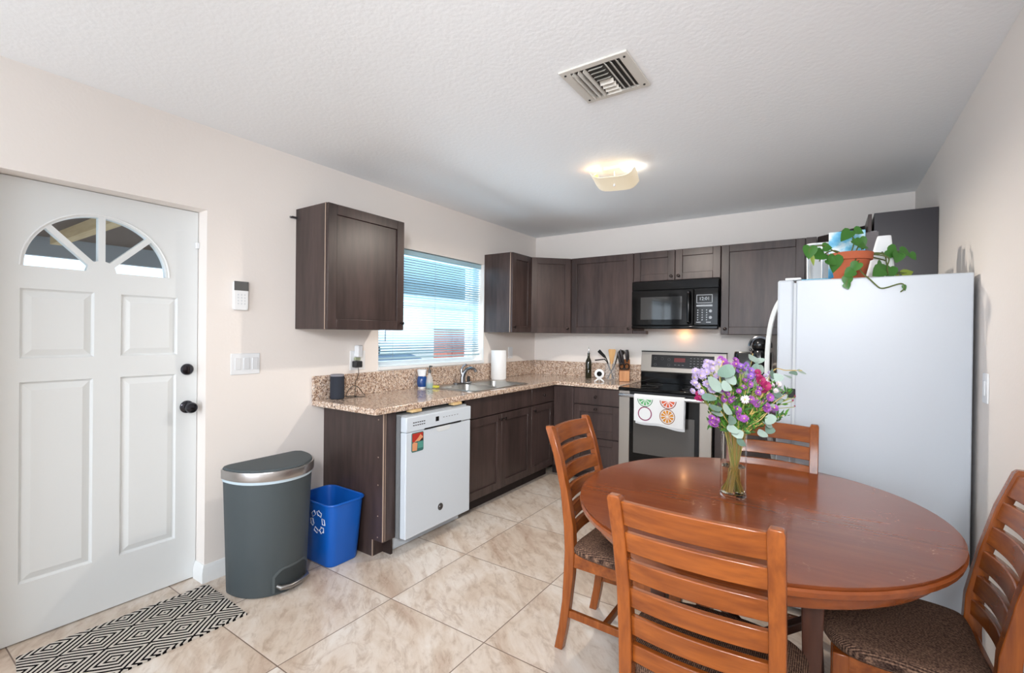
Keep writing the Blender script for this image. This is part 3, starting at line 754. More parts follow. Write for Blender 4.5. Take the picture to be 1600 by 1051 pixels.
# backguard
bgd = obj('backguard', MB().prism([(YB-.075, .926), (YB-.006, .926), (YB-.006, 1.225), (YB-.050, 1.225), (YB-.078, 1.035), (YB-.060, 1.02)], lambda a, b, d: (d, a, b), sx0, sx1), steel, st, bevel=.002)
sl_ = (1.225-1.035, .028)
def bgpt(x, s, off):   # s 0..1 up the slanted face
    return Vector((x, (YB-.078)+.028*s, 1.035+.19*s))+Vector((0, -math.cos(.146), math.sin(.146)))*off
def bgbox(mb, x0, x1, s0, s1, o0, o1):
    vs = [bgpt(x, s, o) for s in (s0, s1) for x, o in ((x0, o0), (x1, o0), (x1, o1), (x0, o1))]
    return mb.add(vs, [(0,3,2,1),(4,5,6,7),(0,1,5,4),(1,2,6,5),(2,3,7,6),(3,0,4,7)])
pn = obj('control_panel', bgbox(MB(), -1.450, -.872, .22, .86, -.001, .003), mat('panel_black', (26, 26, 29), .25), bgd)
obj('clock_display', bgbox(MB(), -1.232, -1.130, .52, .72, .003, .0036), mat('red_led', (84, 26, 30), .4, emit=((255, 60, 60), .05)), pn)
q = MB()
for cx_, s_ in ((-1.41, .66), (-1.345, .66), (-1.28, .64), (-1.41, .36), (-1.28, .36)):
    q.tube([bgpt(cx_+.012*math.cos(a*PI/8), s_+.062*math.sin(a*PI/8), .0035) for a in range(17)], .0008, 4)
for i in range(6):
    for j in range(4): bgbox(q, -1.085+i*.032, -1.070+i*.032, .32+j*.13, .345+j*.13, .003, .0036)
for i in range(3): bgbox(q, -1.23+i*.035, -1.21+i*.035, .36, .385, .003, .0036)
obj('key_marks', q, mat('mark_grey', (120, 122, 124), .5), pn)
obj('lower_guard', MB().box(sx0+.004, sx1-.004, YB-.080, YB-.062, .9265, 1.022), blackgloss, bgd, bevel=.003)
obj('top_cap', MB().box(sx0-.002, sx1+.002, YB-.053, YB-.005, 1.224, 1.234), blackplastic, bgd, bevel=.002)

# towel over the oven handle
tx0, tx1 = -1.388, -.968
def tw_y(x, z): # front sheet surface
    k = (hz-z)/.23
    return sy0-.076 - .004*math.sin((x-tx0)*17)*k - .003*math.sin((x-tx0)*41+1)*k
def tw_bot(x):
    k = (x-tx0)/(tx1-tx0)
    return .658-.030*k-.006*math.sin(k*9)
tl = thing('dish_towel', (-1.18, sy0-.06, .62), 'white dish towel with citrus slices printed on it, over the oven door handle', 'towel')
nx, nz = 40, 16; vs = []; fs = []
def sheet(fn, nx, nz, th):
    q = MB(); a = [[fn(i/nx, j/nz) for i in range(nx+1)] for j in range(nz+1)]
    vs = [p for row in a for p in row]; k = (nx+1)*(nz+1)
    vs2 = [(p[0], p[1]+th, p[2]) for p in vs]
    fs = []
    for j in range(nz):
        for i in range(nx):
            b = j*(nx+1)+i; fs.append((b, b+1, b+nx+2, b+nx+1)); fs.append((k+b, k+b+nx+1, k+b+nx+2, k+b+1))
    for i in range(nx): fs += [(i, k+i, k+i+1, i+1), (nz*(nx+1)+i, nz*(nx+1)+i+1, k+nz*(nx+1)+i+1, k+nz*(nx+1)+i)]
    for j in range(nz):
        b = j*(nx+1); fs += [(b, b+nx+1, k+b+nx+1, k+b), (b+nx, k+b+nx, k+b+2*nx+1, b+2*nx+1)]
    return q.add(vs+vs2, fs)
def front(u_, v_):
    x = tx0+(tx1-tx0)*(u_+(.018*v_*(u_-.5)*-1)); zt = hz; z = zt+(tw_bot(x)-zt)*v_
    return (x, tw_y(x, z), z)
towel_m = mat('towel_white', (222, 223, 224), .9, spec=.1, bump=(400, .3, .001))
obj('front_fold', sheet(front, nx, nz, .003), towel_m, tl)
def back_(u_, v_):
    x = tx0+.012+(tx1-tx0-.01)*u_; z = hz+(tw_bot(x)-.022-hz)*v_
    y = sy0-.055+.019*1-.006
    return (x, sy0-.036-.03*0, z) if v_ < .0 else (x, sy0-.034-.030*v_, z)
obj('back_fold', sheet(back_, nx, nz, .003), towel_m, tl)
q = MB(); rings = []
for a in range(9):
    an = PI*a/8
    rings.append((sy0-.055-.021*math.cos(an), hz+.021*math.sin(an)))
vs = []; 
for rr0 in (1.0, .88):
    for (yy, zz) in rings:
        for x in (tx0, tx1): vs.append((x, sy0-.055+(yy-(sy0-.055))*rr0, hz+(zz-hz)*rr0))
fs = []
for i in range(8):
    fs += [(2*i, 2*i+1, 2*i+3, 2*i+2), (18+2*i, 18+2*i+2, 18+2*i+3, 18+2*i+1), (2*i, 2*i+2, 18+2*i+2, 18+2*i), (2*i+1, 18+2*i+1, 18+2*i+3, 2*i+3)]
obj('top_fold', q.add(vs, fs), towel_m, tl)
def on_towel(x, z, off): return (x, tw_y(x, z)-off, z)
def tring(mb, cx, cz, r0, r1, off, a0=0, a1=2*PI, n=36):
    vs = []
    for i in range(n+1):
        a = a0+(a1-a0)*i/n
        for rr in (r0, r1): vs.append(on_towel(cx+rr*math.cos(a), cz+rr*math.sin(a), off))
    return mb.add(vs, [(2*i, 2*i+1, 2*i+3, 2*i+2) for i in range(n)])
def fruit(cx, cz, R, rimc, fleshc, a0=0, a1=2*PI, seg=True, tagn=''):
    rim_m = mat('print_rim_'+tagn, rimc, .9)
    q = tring(MB(), cx, cz, R*(.90 if seg else .85), R, .0010, a0, a1)
    o = obj('fruit_print', q, rim_m, tl, label=tagn+' slice print')
    if seg:
        q = MB(); ns = 10; full = a1-a0 > 6
        ns = 10 if full else 5
        for i in range(ns):
            b0 = a0+(a1-a0)*(i+.12)/ns; b1 = a0+(a1-a0)*(i+.88)/ns; bm_ = (b0+b1)/2
            pts = [on_towel(cx+R*.10*math.cos(bm_), cz+R*.10*math.sin(bm_), .0012)]
            for k in range(6):
                a = b0+(b1-b0)*k/5; pts.append(on_towel(cx+R*.80*math.cos(a), cz+R*.80*math.sin(a), .0012))
            q.add(pts, [tuple(range(7))])
        obj('segments', q, mat('print_flesh_'+tagn, fleshc, .9), o)
fruit(-1.290, .8455, .066, (60, 120, 84), (96, 168, 112), PI, 2*PI, True, 'lime')
fruit(-1.098, .8455, .068, (120, 60, 50), (206, 92, 60), PI, 2*PI, True, 'blood orange')
fruit(-1.290, .722, .060, (130, 50, 88), (230, 225, 228), 0, 2*PI, False, 'purple onion')
fruit(-1.104, .715, .064, (140, 92, 50), (206, 134, 34), 0, 2*PI, True, 'orange')

# ================================================================ MICROWAVE
mwv = thing('microwave', (-1.15, 4.45, 1.445), 'black microwave oven hung under the short cabinet above the stove', 'microwave')
mx0, mx1, my, mz0, mz1 = -1.538, -.783, 4.270, 1.445, 1.880
obj('body', MB().box(mx0, mx1, my+.03, YB-.002, mz0+.02, mz1), blackplastic, mwv)
obj('top_grille', MB().box(mx0, mx1, my+.004, my+.030, 1.800, mz1), blackgloss, mwv, bevel=.004)
q = MB()
md = obj('door', MB().box(mx0, -.985, my, my+.030, 1.478, 1.797), blackgloss, mwv, bevel=.005)
obj('door_window', MB().box(mx0+.085, -1.085, my-.001, my+.004, 1.530, 1.735), mat('mw_glass', (26, 27, 28), .03, coat=1), md)
obj('handle', MB().tube([(-1.020, my+.001, 1.770), (-1.020, my-.030, 1.755), (-1.020, my-.034, 1.64), (-1.020, my-.030, 1.510), (-1.020, my+.001, 1.495)], [.010, .012, .014, .012, .010], 12), blackgloss, md)
obj('handle_cap', MB().cyl((-1.020, my-.043, 1.765), (-1.020, my-.025, 1.745), .009, n=10).cyl((-1.020, my-.043, 1.50), (-1.020, my-.025, 1.52), .009, n=10), chrome, md)
kp = obj('keypad', MB().box(-.982, mx1, my, my+.030, 1.478, 1.797), blackgloss, mwv, bevel=.005)
km = mat('mw_print', (150, 156, 164), .5)
q = MB().box(-.960, -.955, my-.0008, my+.001, 1.67, 1.74).box(-.835, -.830, my-.0008, my+.001, 1.67, 1.74).box(-.960, -.830, my-.0008, my+.001, 1.737, 1.742).box(-.960, -.830, my-.0008, my+.001, 1.668, 1.673).box(-.960, -.830, my-.0008, my+.001, 1.640, 1.655)
for i in range(3):
    for j in range(5): q.cyl((-.948+i*.036, my-.0008, 1.525+j*.021), (-.948+i*.036, my+.001, 1.525+j*.021), .0055, n=8)
for z in (1.545, 1.60): q.cyl((-.845, my-.0008, z), (-.845, my+.001, z), .013, n=16)
for x in (-.94, -.86): q.box(x-.02, x+.018, my-.0008, my+.001, 1.500, 1.508)
obj('key_legends', q, km, kp)
import_font = None
def text_mesh(s, size, M, depth=.0006):
    cu = bpy.data.curves.new('t', 'FONT'); cu.body = s; cu.size = size; cu.extrude = depth; cu.align_x = 'CENTER'; cu.align_y = 'CENTER'
    o = bpy.data.objects.new('t', cu); C.objects.link(o)
    dg = bpy.context.evaluated_depsgraph_get(); dg.update(); me = bpy.data.meshes.new_from_object(o.evaluated_get(dg)); bpy.data.objects.remove(o)
    me.transform(M); return me
Mt = Matrix.Translation((-.895, my-.001, 1.706)) @ Matrix.Rotation(PI/2, 4, 'X')
obj('clock_digits', text_mesh('12:01', .040, Mt), mat('digits', (170, 178, 186), .5), kp, smooth=0)
obj('bottom_lip', MB().box(mx0, mx1, my-.004, my+.030, mz0, 1.476), blackgloss, mwv, bevel=.008, seg=3)

# ================================================================ FRIDGE
fg = thing('refrigerator', (.18, 3.13, 0), 'white top-freezer refrigerator, its broad side facing the table', 'refrigerator')
rx0, rx1, ry0, ry1, rz = -.142, .508, 2.760, 3.520, 1.668
obj('cabinet_shell', MB().box(rx0, rx1, ry0, ry1, .02, rz), fridge_m, fg, bevel=.006, seg=3)
obj('door_gasket', MB().box(rx0-.012, rx0, ry0+.012, ry1-.01, .10, rz-.012), mat('gasket', (206, 210, 212), .6), fg)
zs = 1.098
fd = obj('freezer_door', MB().box(rx0-.082, rx0-.012, ry0+.004, ry1-.003, zs+.006, rz+.004), fridge_m, fg, bevel=.010, seg=3)
rd = obj('fridge_door', MB().box(rx0-.082, rx0-.012, ry0+.004, ry1-.003, .10, zs-.006), fridge_m, fg, bevel=.010, seg=3)
hx = rx0-.082; hy = ry0+.035
hm = mat('handle_white', (206, 209, 206), .35)
def flat_handle(pts, wy, th, parent):
    rings = []
    for i, (x, z) in enumerate(pts):
        a = pts[max(0, i-1)]; b = pts[min(len(pts)-1, i+1)]
        t = Vector((b[0]-a[0], b[1]-a[1])).normalized(); nrm = Vector((-t.y, t.x))
        rings.append([(x+nrm.x*sx*th, hy+sy*wy, z+nrm.y*sx*th) for sx, sy in ((-1,-1),(1,-1),(1,1),(-1,1))])
    obj('handle', MB().loft(rings), hm, parent, bevel=.004, seg=3)
def arc(p0, p1, p2, p3, n=16):
    out = []
    for i in range(n+1):
        t = i/n; out.append(tuple((1-t)**3*a+3*(1-t)**2*t*b+3*(1-t)*t*t*c_+t**3*d for a, b, c_, d in zip(p0, p1, p2, p3)))
    return out
flat_handle(arc((hx+.012, 1.575), (hx-.035, 1.50), (hx-.050, 1.38), (hx-.046, zs+.05))+[(hx-.044, zs+.022), (hx+.002, zs+.014)], .017, .011, fd)
flat_handle([(hx+.002, zs-.016), (hx-.044, zs-.024)]+arc((hx-.046, zs-.05), (hx-.050, .98), (hx-.035, .86), (hx+.010, .66)), .017, .011, rd)
obj('middle_hinge', MB().box(rx0-.030, rx0+.002, ry0-.006, ry0+.020, zs-.022, zs+.024), blackplastic, fg, bevel=.004)
obj('top_hinge_cover', MB().box(rx0-.05, rx0+.02, ry0+.02, ry0+.07, rz+.0045, rz+.016), whiteplas, fg, bevel=.004)
obj('base_grille', MB().box(rx0-.03, rx0-.001, ry0+.02, ry1-.02, .02, .095), whiteplas, fg)
q = MB()
for x in (rx0+.06, rx1-.06):
    for y in (ry0+.06, ry1-.06): q.cyl((x, y, 0), (x, y, .02), .02, n=12)
obj('levelling_foot', q, blackplastic, fg)

# things on the fridge
FT = rz+.0005
terra = mat('terracotta', (186, 98, 66), .85, bump=(60, .3, .002))
pl = thing('potted_plant', (.080, 2.93, FT), 'trailing green vine in a terracotta pot on top of the fridge', 'potted plant')
px, py = .080, 2.93
obj('saucer', MB().lathe((px, py, FT), [(.062,0),(.074,.004),(.078,.018),(.072,.018),(.068,.006),(.001,.006)], 40), terra, pl)
pot = obj('pot', MB().lathe((px, py, FT+.0065), [(.058,0),(.064,.01),(.083,.095),(.094,.097),(.097,.132),(.090,.134),(.086,.118),(.001,.116)], 40), terra, pl)
obj('soil', MB().lathe((px, py, FT+.118), [(.086,0),(.085,.008),(.001,.012)], 24), mat('soil', (52, 38, 28), 1), pl)
leafm = mat('vine_leaf', (62, 116, 44), .4, bump=(80, .2, .002)); leafy = mat('vine_leaf_pale', (136, 156, 60), .45)
vinem = mat('vine_stem', (92, 104, 52), .6)
RR = Vector((.8285, .560, 0)); FF = Vector((-.560, .8285, 0)); UU = Vector((0, 0, 1))
def cp_(a, b, d=0): # right, up, toward-camera offsets (m) around the pot, real 3D positions
    return Vector((px, py, FT))+RR*a+UU*b-FF*d
def heart(mb, c, tip, nrm, w):
    """a curved heart-shaped leaf from base c along tip"""
    c = Vector(c); t = Vector(tip); L = t.length; t.normalize(); nrm = Vector(nrm); nrm = (nrm-t*nrm.dot(t)).normalized(); s_ = t.cross(nrm)
    out = [(0, 0), (-.10, .28), (.02, .46), (.28, .50), (.55, .38), (.80, .18), (1, 0)]
    vs = []; rows = []
    for a, b in out:
        row = []
        for k in (-1, -.5, 0, .5, 1):
            row.append(c+t*(a+(.10 if abs(k) < .1 and a < .05 else 0))*L+s_*(b*k*w*2)+nrm*(-.22*w*(b*k*2)**2*-1 - .10*L*a*a))
        rows.append(row)
    q = [c+(p-c)*.86 for r_ in rows for p in r_]; fs = []
    for j in range(len(rows)-1):
        for i in range(4): fs.append((j*5+i, j*5+i+1, (j+1)*5+i+1, (j+1)*5+i))
    k = len(q); q2 = [p-nrm*.0008 for p in q]
    mb.add(q+q2, fs+[tuple(k+i for i in reversed(f_)) for f_ in fs])
vn = MB()
vines = [
 [(-.02,.13),(-.08,.155),(-.13,.135),(-.155,.10)],
 [(-.04,.13,.02),(-.10,.14,.04),(-.17,.17,.05),(-.235,.155,.05),(-.235,.11,.05)],
 [(0,.13),(.02,.20),(.0,.25)], [(.02,.13),(.055,.20),(.06,.16)],
 [(.03,.13),(.12,.145),(.19,.145),(.25,.155),(.30,.135)],
 [(.06,.13),(.13,.12),(.19,.10),(.21,.05),(.20,.02)],
 [(.05,.13,.03),(.13,.13,.05),(.14,.08,.06),(.16,.03,.06),(.20,.04,.05),(.27,.035,.05)],
 [(.07,.13,.05),(.13,.11,.08),(.11,.06,.10),(.09,.02,.13)],
]
def smooth_path(pts, n=6):
    P = [pts[0]]+list(pts)+[pts[-1]]; out = []
    for i in range(1, len(P)-2):
        for k in range(n):
            t = k/n; p0, p1, p2, p3 = P[i-1], P[i], P[i+1], P[i+2]
            out.append(.5*((2*p1)+(-p0+p2)*t+(2*p0-5*p1+4*p2-p3)*t*t+(-p0+3*p1-3*p2+p3)*t**3))
    out.append(P[-2]); return out
for v_ in vines: vn.tube(smooth_path([cp_(*p) for p in v_]), .0032, 6)
# two shoots that run over the edge and hang in front of the fridge side
vn.tube(smooth_path([cp_(.02,.13,.06), Vector((.105, 2.83, FT+.07)), Vector((.110, 2.755, FT+.045)), Vector((.125, 2.744, 1.685)), Vector((.154, 2.744, 1.653)), Vector((.183, 2.744, 1.619)), Vector((.197, 2.744, 1.612)), Vector((.215, 2.744, 1.615)), Vector((.265, 2.744, 1.630)), Vector((.276, 2.744, 1.609)), Vector((.263, 2.744, 1.592))]), .0030, 6)
vn.tube(smooth_path([cp_(.0,.13,.06), Vector((.095, 2.82, FT+.08)), Vector((.090, 2.755, FT+.05)), Vector((.070, 2.744, 1.665)), Vector((.060, 2.744, 1.625))]), .0030, 6)
obj('vine', vn, vinem, pl, kind=None)
lf = MB(); ly = MB()
spec = [((-.235,.165,.05),(-.01,-.075,.01),.040,0), ((-.225,.12,.05),(.015,-.06,0),.012,1), ((-.17,.16,.05),(.05,.0,.01),.03,0), ((-.15,.135,.03),(-.075,-.03,.02),.045,0), ((-.11,.12,.05),(-.01,-.10,.01),.045,0), ((-.15,.10,.05),(.05,-.03,.02),.03,0),
 ((0,.255),(-.06,-.06,.01),.035,0), ((.02,.26),(.045,-.02,.02),.03,0), ((.05,.22),(.01,-.07,.02),.03,0), ((-.01,.20,.03),(.05,-.035,.01),.02,0), ((.055,.175,.03),(-.05,-.01,.02),.025,0),
 ((.165,.155,.03),(.055,-.035,.01),.045,0), ((.215,.14,.04),(-.02,-.06,.01),.035,0), ((.23,.155,.03),(.06,-.03,.01),.032,0), ((.28,.14,.03),(.03,-.04,.01),.02,0),
 ((.225,.03,.05),(.06,.02,.01),.028,1), ((.20,.03,.05),(.005,-.045,.01),.012,1),
 ((.085,.075,.10),(-.035,-.055,.02),.040,0), ((.06,.045,.13),(-.06,-.04,.02),.04,0), ((.125,.06,.10),(-.02,-.075,.02),.038,0),
]
for c_, t_, w_, k_ in spec:
    c3 = cp_(*c_); t3 = RR*t_[0]+UU*t_[1]-FF*(t_[2] if len(t_) > 2 else 0)
    heart(ly if k_ else lf, c3, t3, (-FF+UU*.35+RR*random.uniform(-.5, .5)), w_)
for c3, t3, w_ in (((.108, 2.742, 1.735), (-.030, -.002, -.050), .032), ((.090, 2.742, 1.700), (-.045, -.002, -.030), .034), ((.070, 2.742, 1.672), (-.012, -.002, -.050), .028), ((.062, 2.742, 1.640), (.012, -.002, -.032), .020), ((.274, 2.742, 1.622), (.006, 0, -.030), .010)):
    heart(lf, c3, t3, (-.3, -1, .3), w_)
obj('leaves', lf, leafm, pl); obj('pale_leaves', ly, leafy, pl, label='yellowish young leaves')

# blue picture carton behind the pot
def sky_print():
    m = mat('carton_print', (90, 180, 225), .4); t = NT(m); v = t.coord((9, 9, 9))
    n = t.n('ShaderNodeTexNoise', Scale=1.2, Detail=4.0); t.l(v, n.inputs['Vector'])
    t.l(t.ramp(n.outputs['Fac'], [(.40, (46, 156, 214)), (.52, (120, 200, 232)), (.62, (236, 246, 250))]), t.b.inputs['Base Color']); return m
bx_ = thing('food_carton', (.075, 3.12, FT), 'sky blue carton standing behind the potted plant on the fridge', 'carton')
q = MB().box(-.010, .150, 3.085, 3.150, FT, FT+.285); obj('box', q, sky_print(), bx_, bevel=.002)
obj('grey_side', MB().box(.1505, .205, 3.09, 3.15, FT, FT+.270), mat('carton_grey', (112, 106, 108), .6), bx_, bevel=.002)
# clear plastic bin with white rim
cb = thing('plastic_bin', (-.03, 3.30, FT), 'clear plastic bin with white edges, left of the blue carton on the fridge', 'bin')
clear = bpy.data.materials.new('clear_plastic'); clear.use_nodes = True
b_ = clear.node_tree.nodes['Principled BSDF']; b_.inputs['Base Color'].default_value = lin((235, 238, 240)); b_.inputs['Alpha'].default_value = .32; b_.inputs['Roughness'].default_value = .2
rg = [[(x, y, FT+z) for x, y in rrect(-.115+i, .045-i, 3.20+i, 3.36-i, .03)] for z, i in ((0, .012), (.03, .008), (.25, 0), (.25, .003), (.03, .011), (.004, .015))]
obj('shell', MB().loft(rg, cap=True), clear, cb)
q = MB(); q.tube([(x, y, FT+.25) for x, y in rrect(-.115, .045, 3.20, 3.36, .03)+[rrect(-.115, .045, 3.20, 3.36, .03)[0]]], .005, 8)
q.tube([(-.112, 3.205, FT+.25), (-.108, 3.208, FT+.0055)], .005, 8); q.tube([(-.04, 3.199, FT+.25), (-.04, 3.206, FT+.0055)], .004, 8)
obj('white_edges', q, whiteplas, cb)
# blue lid in front
obj('storage_lid', MB().prism(rrect(-.135, .000, 2.86, 3.02, .02), FZ, FT, FT+.014), mat('lid_blue', (96, 178, 214), .35), None, 'flat light blue plastic lid lying left of the terracotta pot on the fridge', 'lid', bevel=.003)
# white tapered container on the right
wb = thing('white_container', (.21, 3.06, FT), 'tall white tapered container right of the terracotta pot on the fridge', 'container')
rg = [[(x, y, FT+z) for x, y in rrect(.165+i, .265-i*.4, 3.03, 3.08, .012)] for z, i in ((0, -.020), (.21, .025), (.235, .032))]
obj('shell', MB().loft(rg), whiteplas, wb, bevel=.003)
obj('blue_button', MB().cyl((.212, 3.029, FT+.022), (.212, 3.022, FT+.022), .013, n=16), mat('button_blue', (40, 70, 120), .4), wb)
obj('dark_screw', MB().cyl((.216, 3.030, FT+.15), (.216, 3.0285, FT+.15), .004, n=10), blackplastic, wb)

# ================================================================ CEILING FIXTURES
# vent register
vt = thing('ceiling_vent', (-.82, 1.918, ZC-.012), 'square beige metal air vent in the ceiling', 'air vent')
vx0, vx1, vy0, vy1 = -.972, -.670, 1.765, 2.070
ventm = mat('vent_paint', (212, 208, 200), .5); vdark = mat('vent_duct', (70, 68, 66), .8)
obj('frame', plate(rect(vx0, vx1, vy0, vy1), [rect(vx0+.042, vx1-.042, vy0+.030, vy1-.030)], FZ, ZC-.010, ZC-.0005), ventm, vt, bevel=.003, smooth=0)
obj('duct', MB().box(vx0+.043, vx1-.043, vy0+.031, vy1-.031, ZC-.0015, ZC-.0005), vdark, vt)
def blade(x0, x1, y0, y1, axis, tilt):
    q = MB(); h = .013
    if axis == 'y':   # blade runs along y, tilts in x
        cx = (x0+x1)/2; dx = math.sin(tilt)*h; dz = math.cos(tilt)*h*.62
        q.add([(cx-dx-.001, y0, ZC-.004-dz*2), (cx-dx+.001, y0, ZC-.004-dz*2), (cx+dx+.001, y0, ZC-.003), (cx+dx-.001, y0, ZC-.003),
               (cx-dx-.001, y1, ZC-.004-dz*2), (cx-dx+.001, y1, ZC-.004-dz*2), (cx+dx+.001, y1, ZC-.003), (cx+dx-.001, y1, ZC-.003)], [(0,1,2,3),(4,7,6,5),(0,4,5,1),(1,5,6,2),(2,6,7,3),(3,7,4,0)])
    else:
        cy = (y0+y1)/2; dy = math.sin(tilt)*h; dz = math.cos(tilt)*h*.62
        q.add([(x0, cy-dy-.001, ZC-.004-dz*2), (x0, cy-dy+.001, ZC-.004-dz*2), (x0, cy+dy+.001, ZC-.003), (x0, cy+dy-.001, ZC-.003),
               (x1, cy-dy-.001, ZC-.004-dz*2), (x1, cy-dy+.001, ZC-.004-dz*2), (x1, cy+dy+.001, ZC-.003), (x1, cy+dy-.001, ZC-.003)], [(0,1,2,3),(4,7,6,5),(0,4,5,1),(1,5,6,2),(2,6,7,3),(3,7,4,0)])
    return q
for i in range(3):
    x = vx0+.056+i*.024; obj('vane', blade(x-.01, x+.01, vy0+.032, vy1-.032, 'y', .22), ventm, vt)
    x = vx1-.056-i*.024; obj('vane', blade(x-.01, x+.01, vy0+.032, vy1-.032, 'y', -.62), ventm, vt)
for i in range(8):
    y = vy0+.046+i*.0305; obj('vane', blade(vx0+.120, vx1-.120, y-.01, y+.01, 'x', .60 if i < 4 else -.50), ventm, vt)
q = MB()
for x, y in ((vx0+.02, vy0+.03), (vx1-.02, vy0+.03), (vx0+.02, vy1-.03), (vx1-.02, vy1-.03)): q.cyl((x, y, ZC-.010), (x, y, ZC-.0125), .005, n=10)
obj('screw', q, blackplastic, vt)

# ceiling light: bent square glass under a pan
lx, ly, lz = -1.206, 2.985, 2.425
cl = thing('ceiling_light', (lx, ly, 2.40), 'square bent-glass flush ceiling light, lit', 'ceiling light')
obj('mounting_pan', MB().box(lx-.055, lx+.055, ly-.055, ly+.055, ZC-.022, ZC-.0005), whiteplas, cl, bevel=.004)
shade_m = mat('frosted_glass', (236, 228, 210), .35, trans=.15, emit=((255, 238, 206), .30))
hw2 = .148; n = 14
def gl(u_, v_):
    a = (u_-.5)*2; b = (v_-.5)*2
    z = lz-.022+.052*abs(a)**5-.006*b*b
    ca, sa = math.cos(.24), math.sin(.24)
    return Vector((lx+(a*ca-b*sa)*hw2, ly+(a*sa+b*ca)*hw2, z))
q = MB(); top = [[gl(i/n, j/n) for i in range(n+1)] for j in range(n+1)]
vs = [p for r_ in top for p in r_]; k = len(vs); vs += [p+Vector((0,0,-.004)) for p in vs]; fs = []
for j in range(n):
    for i in range(n):
        b0 = j*(n+1)+i; fs += [(b0, b0+1, b0+n+2, b0+n+1), (k+b0, k+b0+n+1, k+b0+n+2, k+b0+1)]
for i in range(n):
    fs += [(i, k+i, k+i+1, i+1), (n*(n+1)+i, n*(n+1)+i+1, k+n*(n+1)+i+1, k+n*(n+1)+i)]
    b0 = i*(n+1); fs += [(b0, b0+n+1, k+b0+n+1, k+b0), (b0+n, k+b0+n, k+b0+2*n+1, b0+2*n+1)]
obj('glass_shade', q.add(vs, fs), shade_m, cl)
obj('finial', MB().cyl((lx, ly, lz-.030), (lx, ly, ZC-.02), .003, n=8).ball((lx, ly, lz-.040), .009, 12), whiteplas, cl)
bw = MB().ball((-1.32, 2.94, 2.450), .018, 14); obj('bulb', bw, mat('bulb_warm_glow', (255, 200, 140), .4, emit=((255, 176, 100), 1)), cl, label='warm bulb')
bw = MB().ball((-1.11, 3.02, 2.450), .018, 14); obj('bulb', bw, mat('bulb_cool_glow', (255, 246, 230), .4, emit=((255, 244, 226), 1.4)), cl, label='cool white bulb')
# body of the unseen ceiling lamp added for fill
ll = thing('added_ceiling_lamp', (-1.2, -1.0, ZC-.1), 'added round flush ceiling lamp behind the viewpoint, for fill light', 'ceiling light')
obj('diffuser', MB().lathe((-1.2, -1.0, ZC-.10), [(.001, 0), (.16, .01), (.20, .05), (.21, .0995)], 32), mat('fill_lamp_glow', (250, 246, 238), .5, emit=((255, 244, 230), 1.5)), ll)

sl_t = thing('added_standing_lamp', (.22, -.82, 0), 'added standing lamp with a square shade behind the viewpoint, for fill light', 'floor lamp')  # unseen lamp body added around the fill light
obj('base', MB().lathe((.22, -.92, 0), [(.14, 0), (.14, .015), (.02, .03), (.001, .03)], 28), blackplastic, sl_t)
obj('pole', MB().cyl((.22, -.92, .03), (.22, -.92, 1.70), .012, n=12), blackplastic, sl_t)
obj('lamp_shade', MB().box(-.04, .48, -1.12, -.80, 1.66, 2.22), mat('shade_white', (240, 238, 232), .8, emit=((255, 250, 240), .6)), sl_t, bevel=.01)
# ================================================================ WALL PLATES
def plate_box(F, name, label, cat, u0, u1, z0, z1):
    c_ = F((u0+u1)/2, z0, 0); o = thing(name, c_, label, cat)
    q = MB(); F.box(q, u0, u1, z0, z1, .0005, .006); obj('cover_plate', q, whiteplas, o, bevel=.002)
    return o
FL = Face((XW, 0, 0), (0,1,0), (1,0,0))
o = plate_box(FL, 'light_switch', 'white triple rocker light switch beside the entry door', 'light switch', 1.323, 1.487, 1.130, 1.252)
for i in range(3):
    q = MB(); u_ = 1.344+i*.0485; FL.box(q, u_, u_+.034, 1.158, 1.226, .006, .0095); obj('rocker', q, mat('rocker', (228, 230, 232), .4) if i == 0 else bpy.data.materials['rocker'], o, bevel=.002)
kpn = thing('alarm_keypad', (XW, 1.37, 1.503), 'white security keypad with a grey screen on the wall above the light switch', 'keypad')
obj('body', MB().prism(rrect(1.330, 1.410, 1.503, 1.668, .012), FX, XW+.0005, XW+.022), whiteplas, kpn, bevel=.003)
obj('screen', MB().box(XW+.0205, XW+.0235, 1.3305, 1.4095, 1.615, 1.6675), mat('keypad_screen', (92, 92, 92), .3), kpn)
q = MB()
for i in range(3):
    for j in range(4): q.box(XW+.0215, XW+.0228, 1.348+i*.018, 1.357+i*.018, 1.535+j*.017, 1.544+j*.017)
obj('keys', q, mat('key_grey', (214, 218, 222), .5), kpn)
ou = plate_box(FL, 'wall_outlet', 'white wall outlet between the end of the counter and the window', 'outlet', 2.128, 2.258, 1.112, 1.250)
obj('receptacle', MB().box(XW+.006, XW+.009, 2.160, 2.195, 1.135, 1.228), whiteplas, ou, bevel=.002)
nl = thing('night_light', (XW+.01, 2.185, 1.20), 'white plug-in device in the upper socket of the wall outlet', 'plug-in')
obj('body', MB().box(XW+.0095, XW+.052, 2.158, 2.204, 1.205, 1.290), whiteplas, nl, bevel=.008, seg=3)
obj('clip', MB().box(XW+.0095, XW+.030, 2.155, 2.20, 1.182, 1.203), mat('clip_green', (166, 172, 142), .5), nl, bevel=.003)
ch = thing('power_adapter', (XW+.01, 2.17, 1.12), 'black power adapter in the lower socket with a cable to the smart speaker', 'adapter')
obj('body', MB().box(XW+.0095, XW+.055, 2.140, 2.198, 1.132, 1.178), mat('adapter_black', (38, 40, 44), .5), ch, bevel=.006, seg=3)
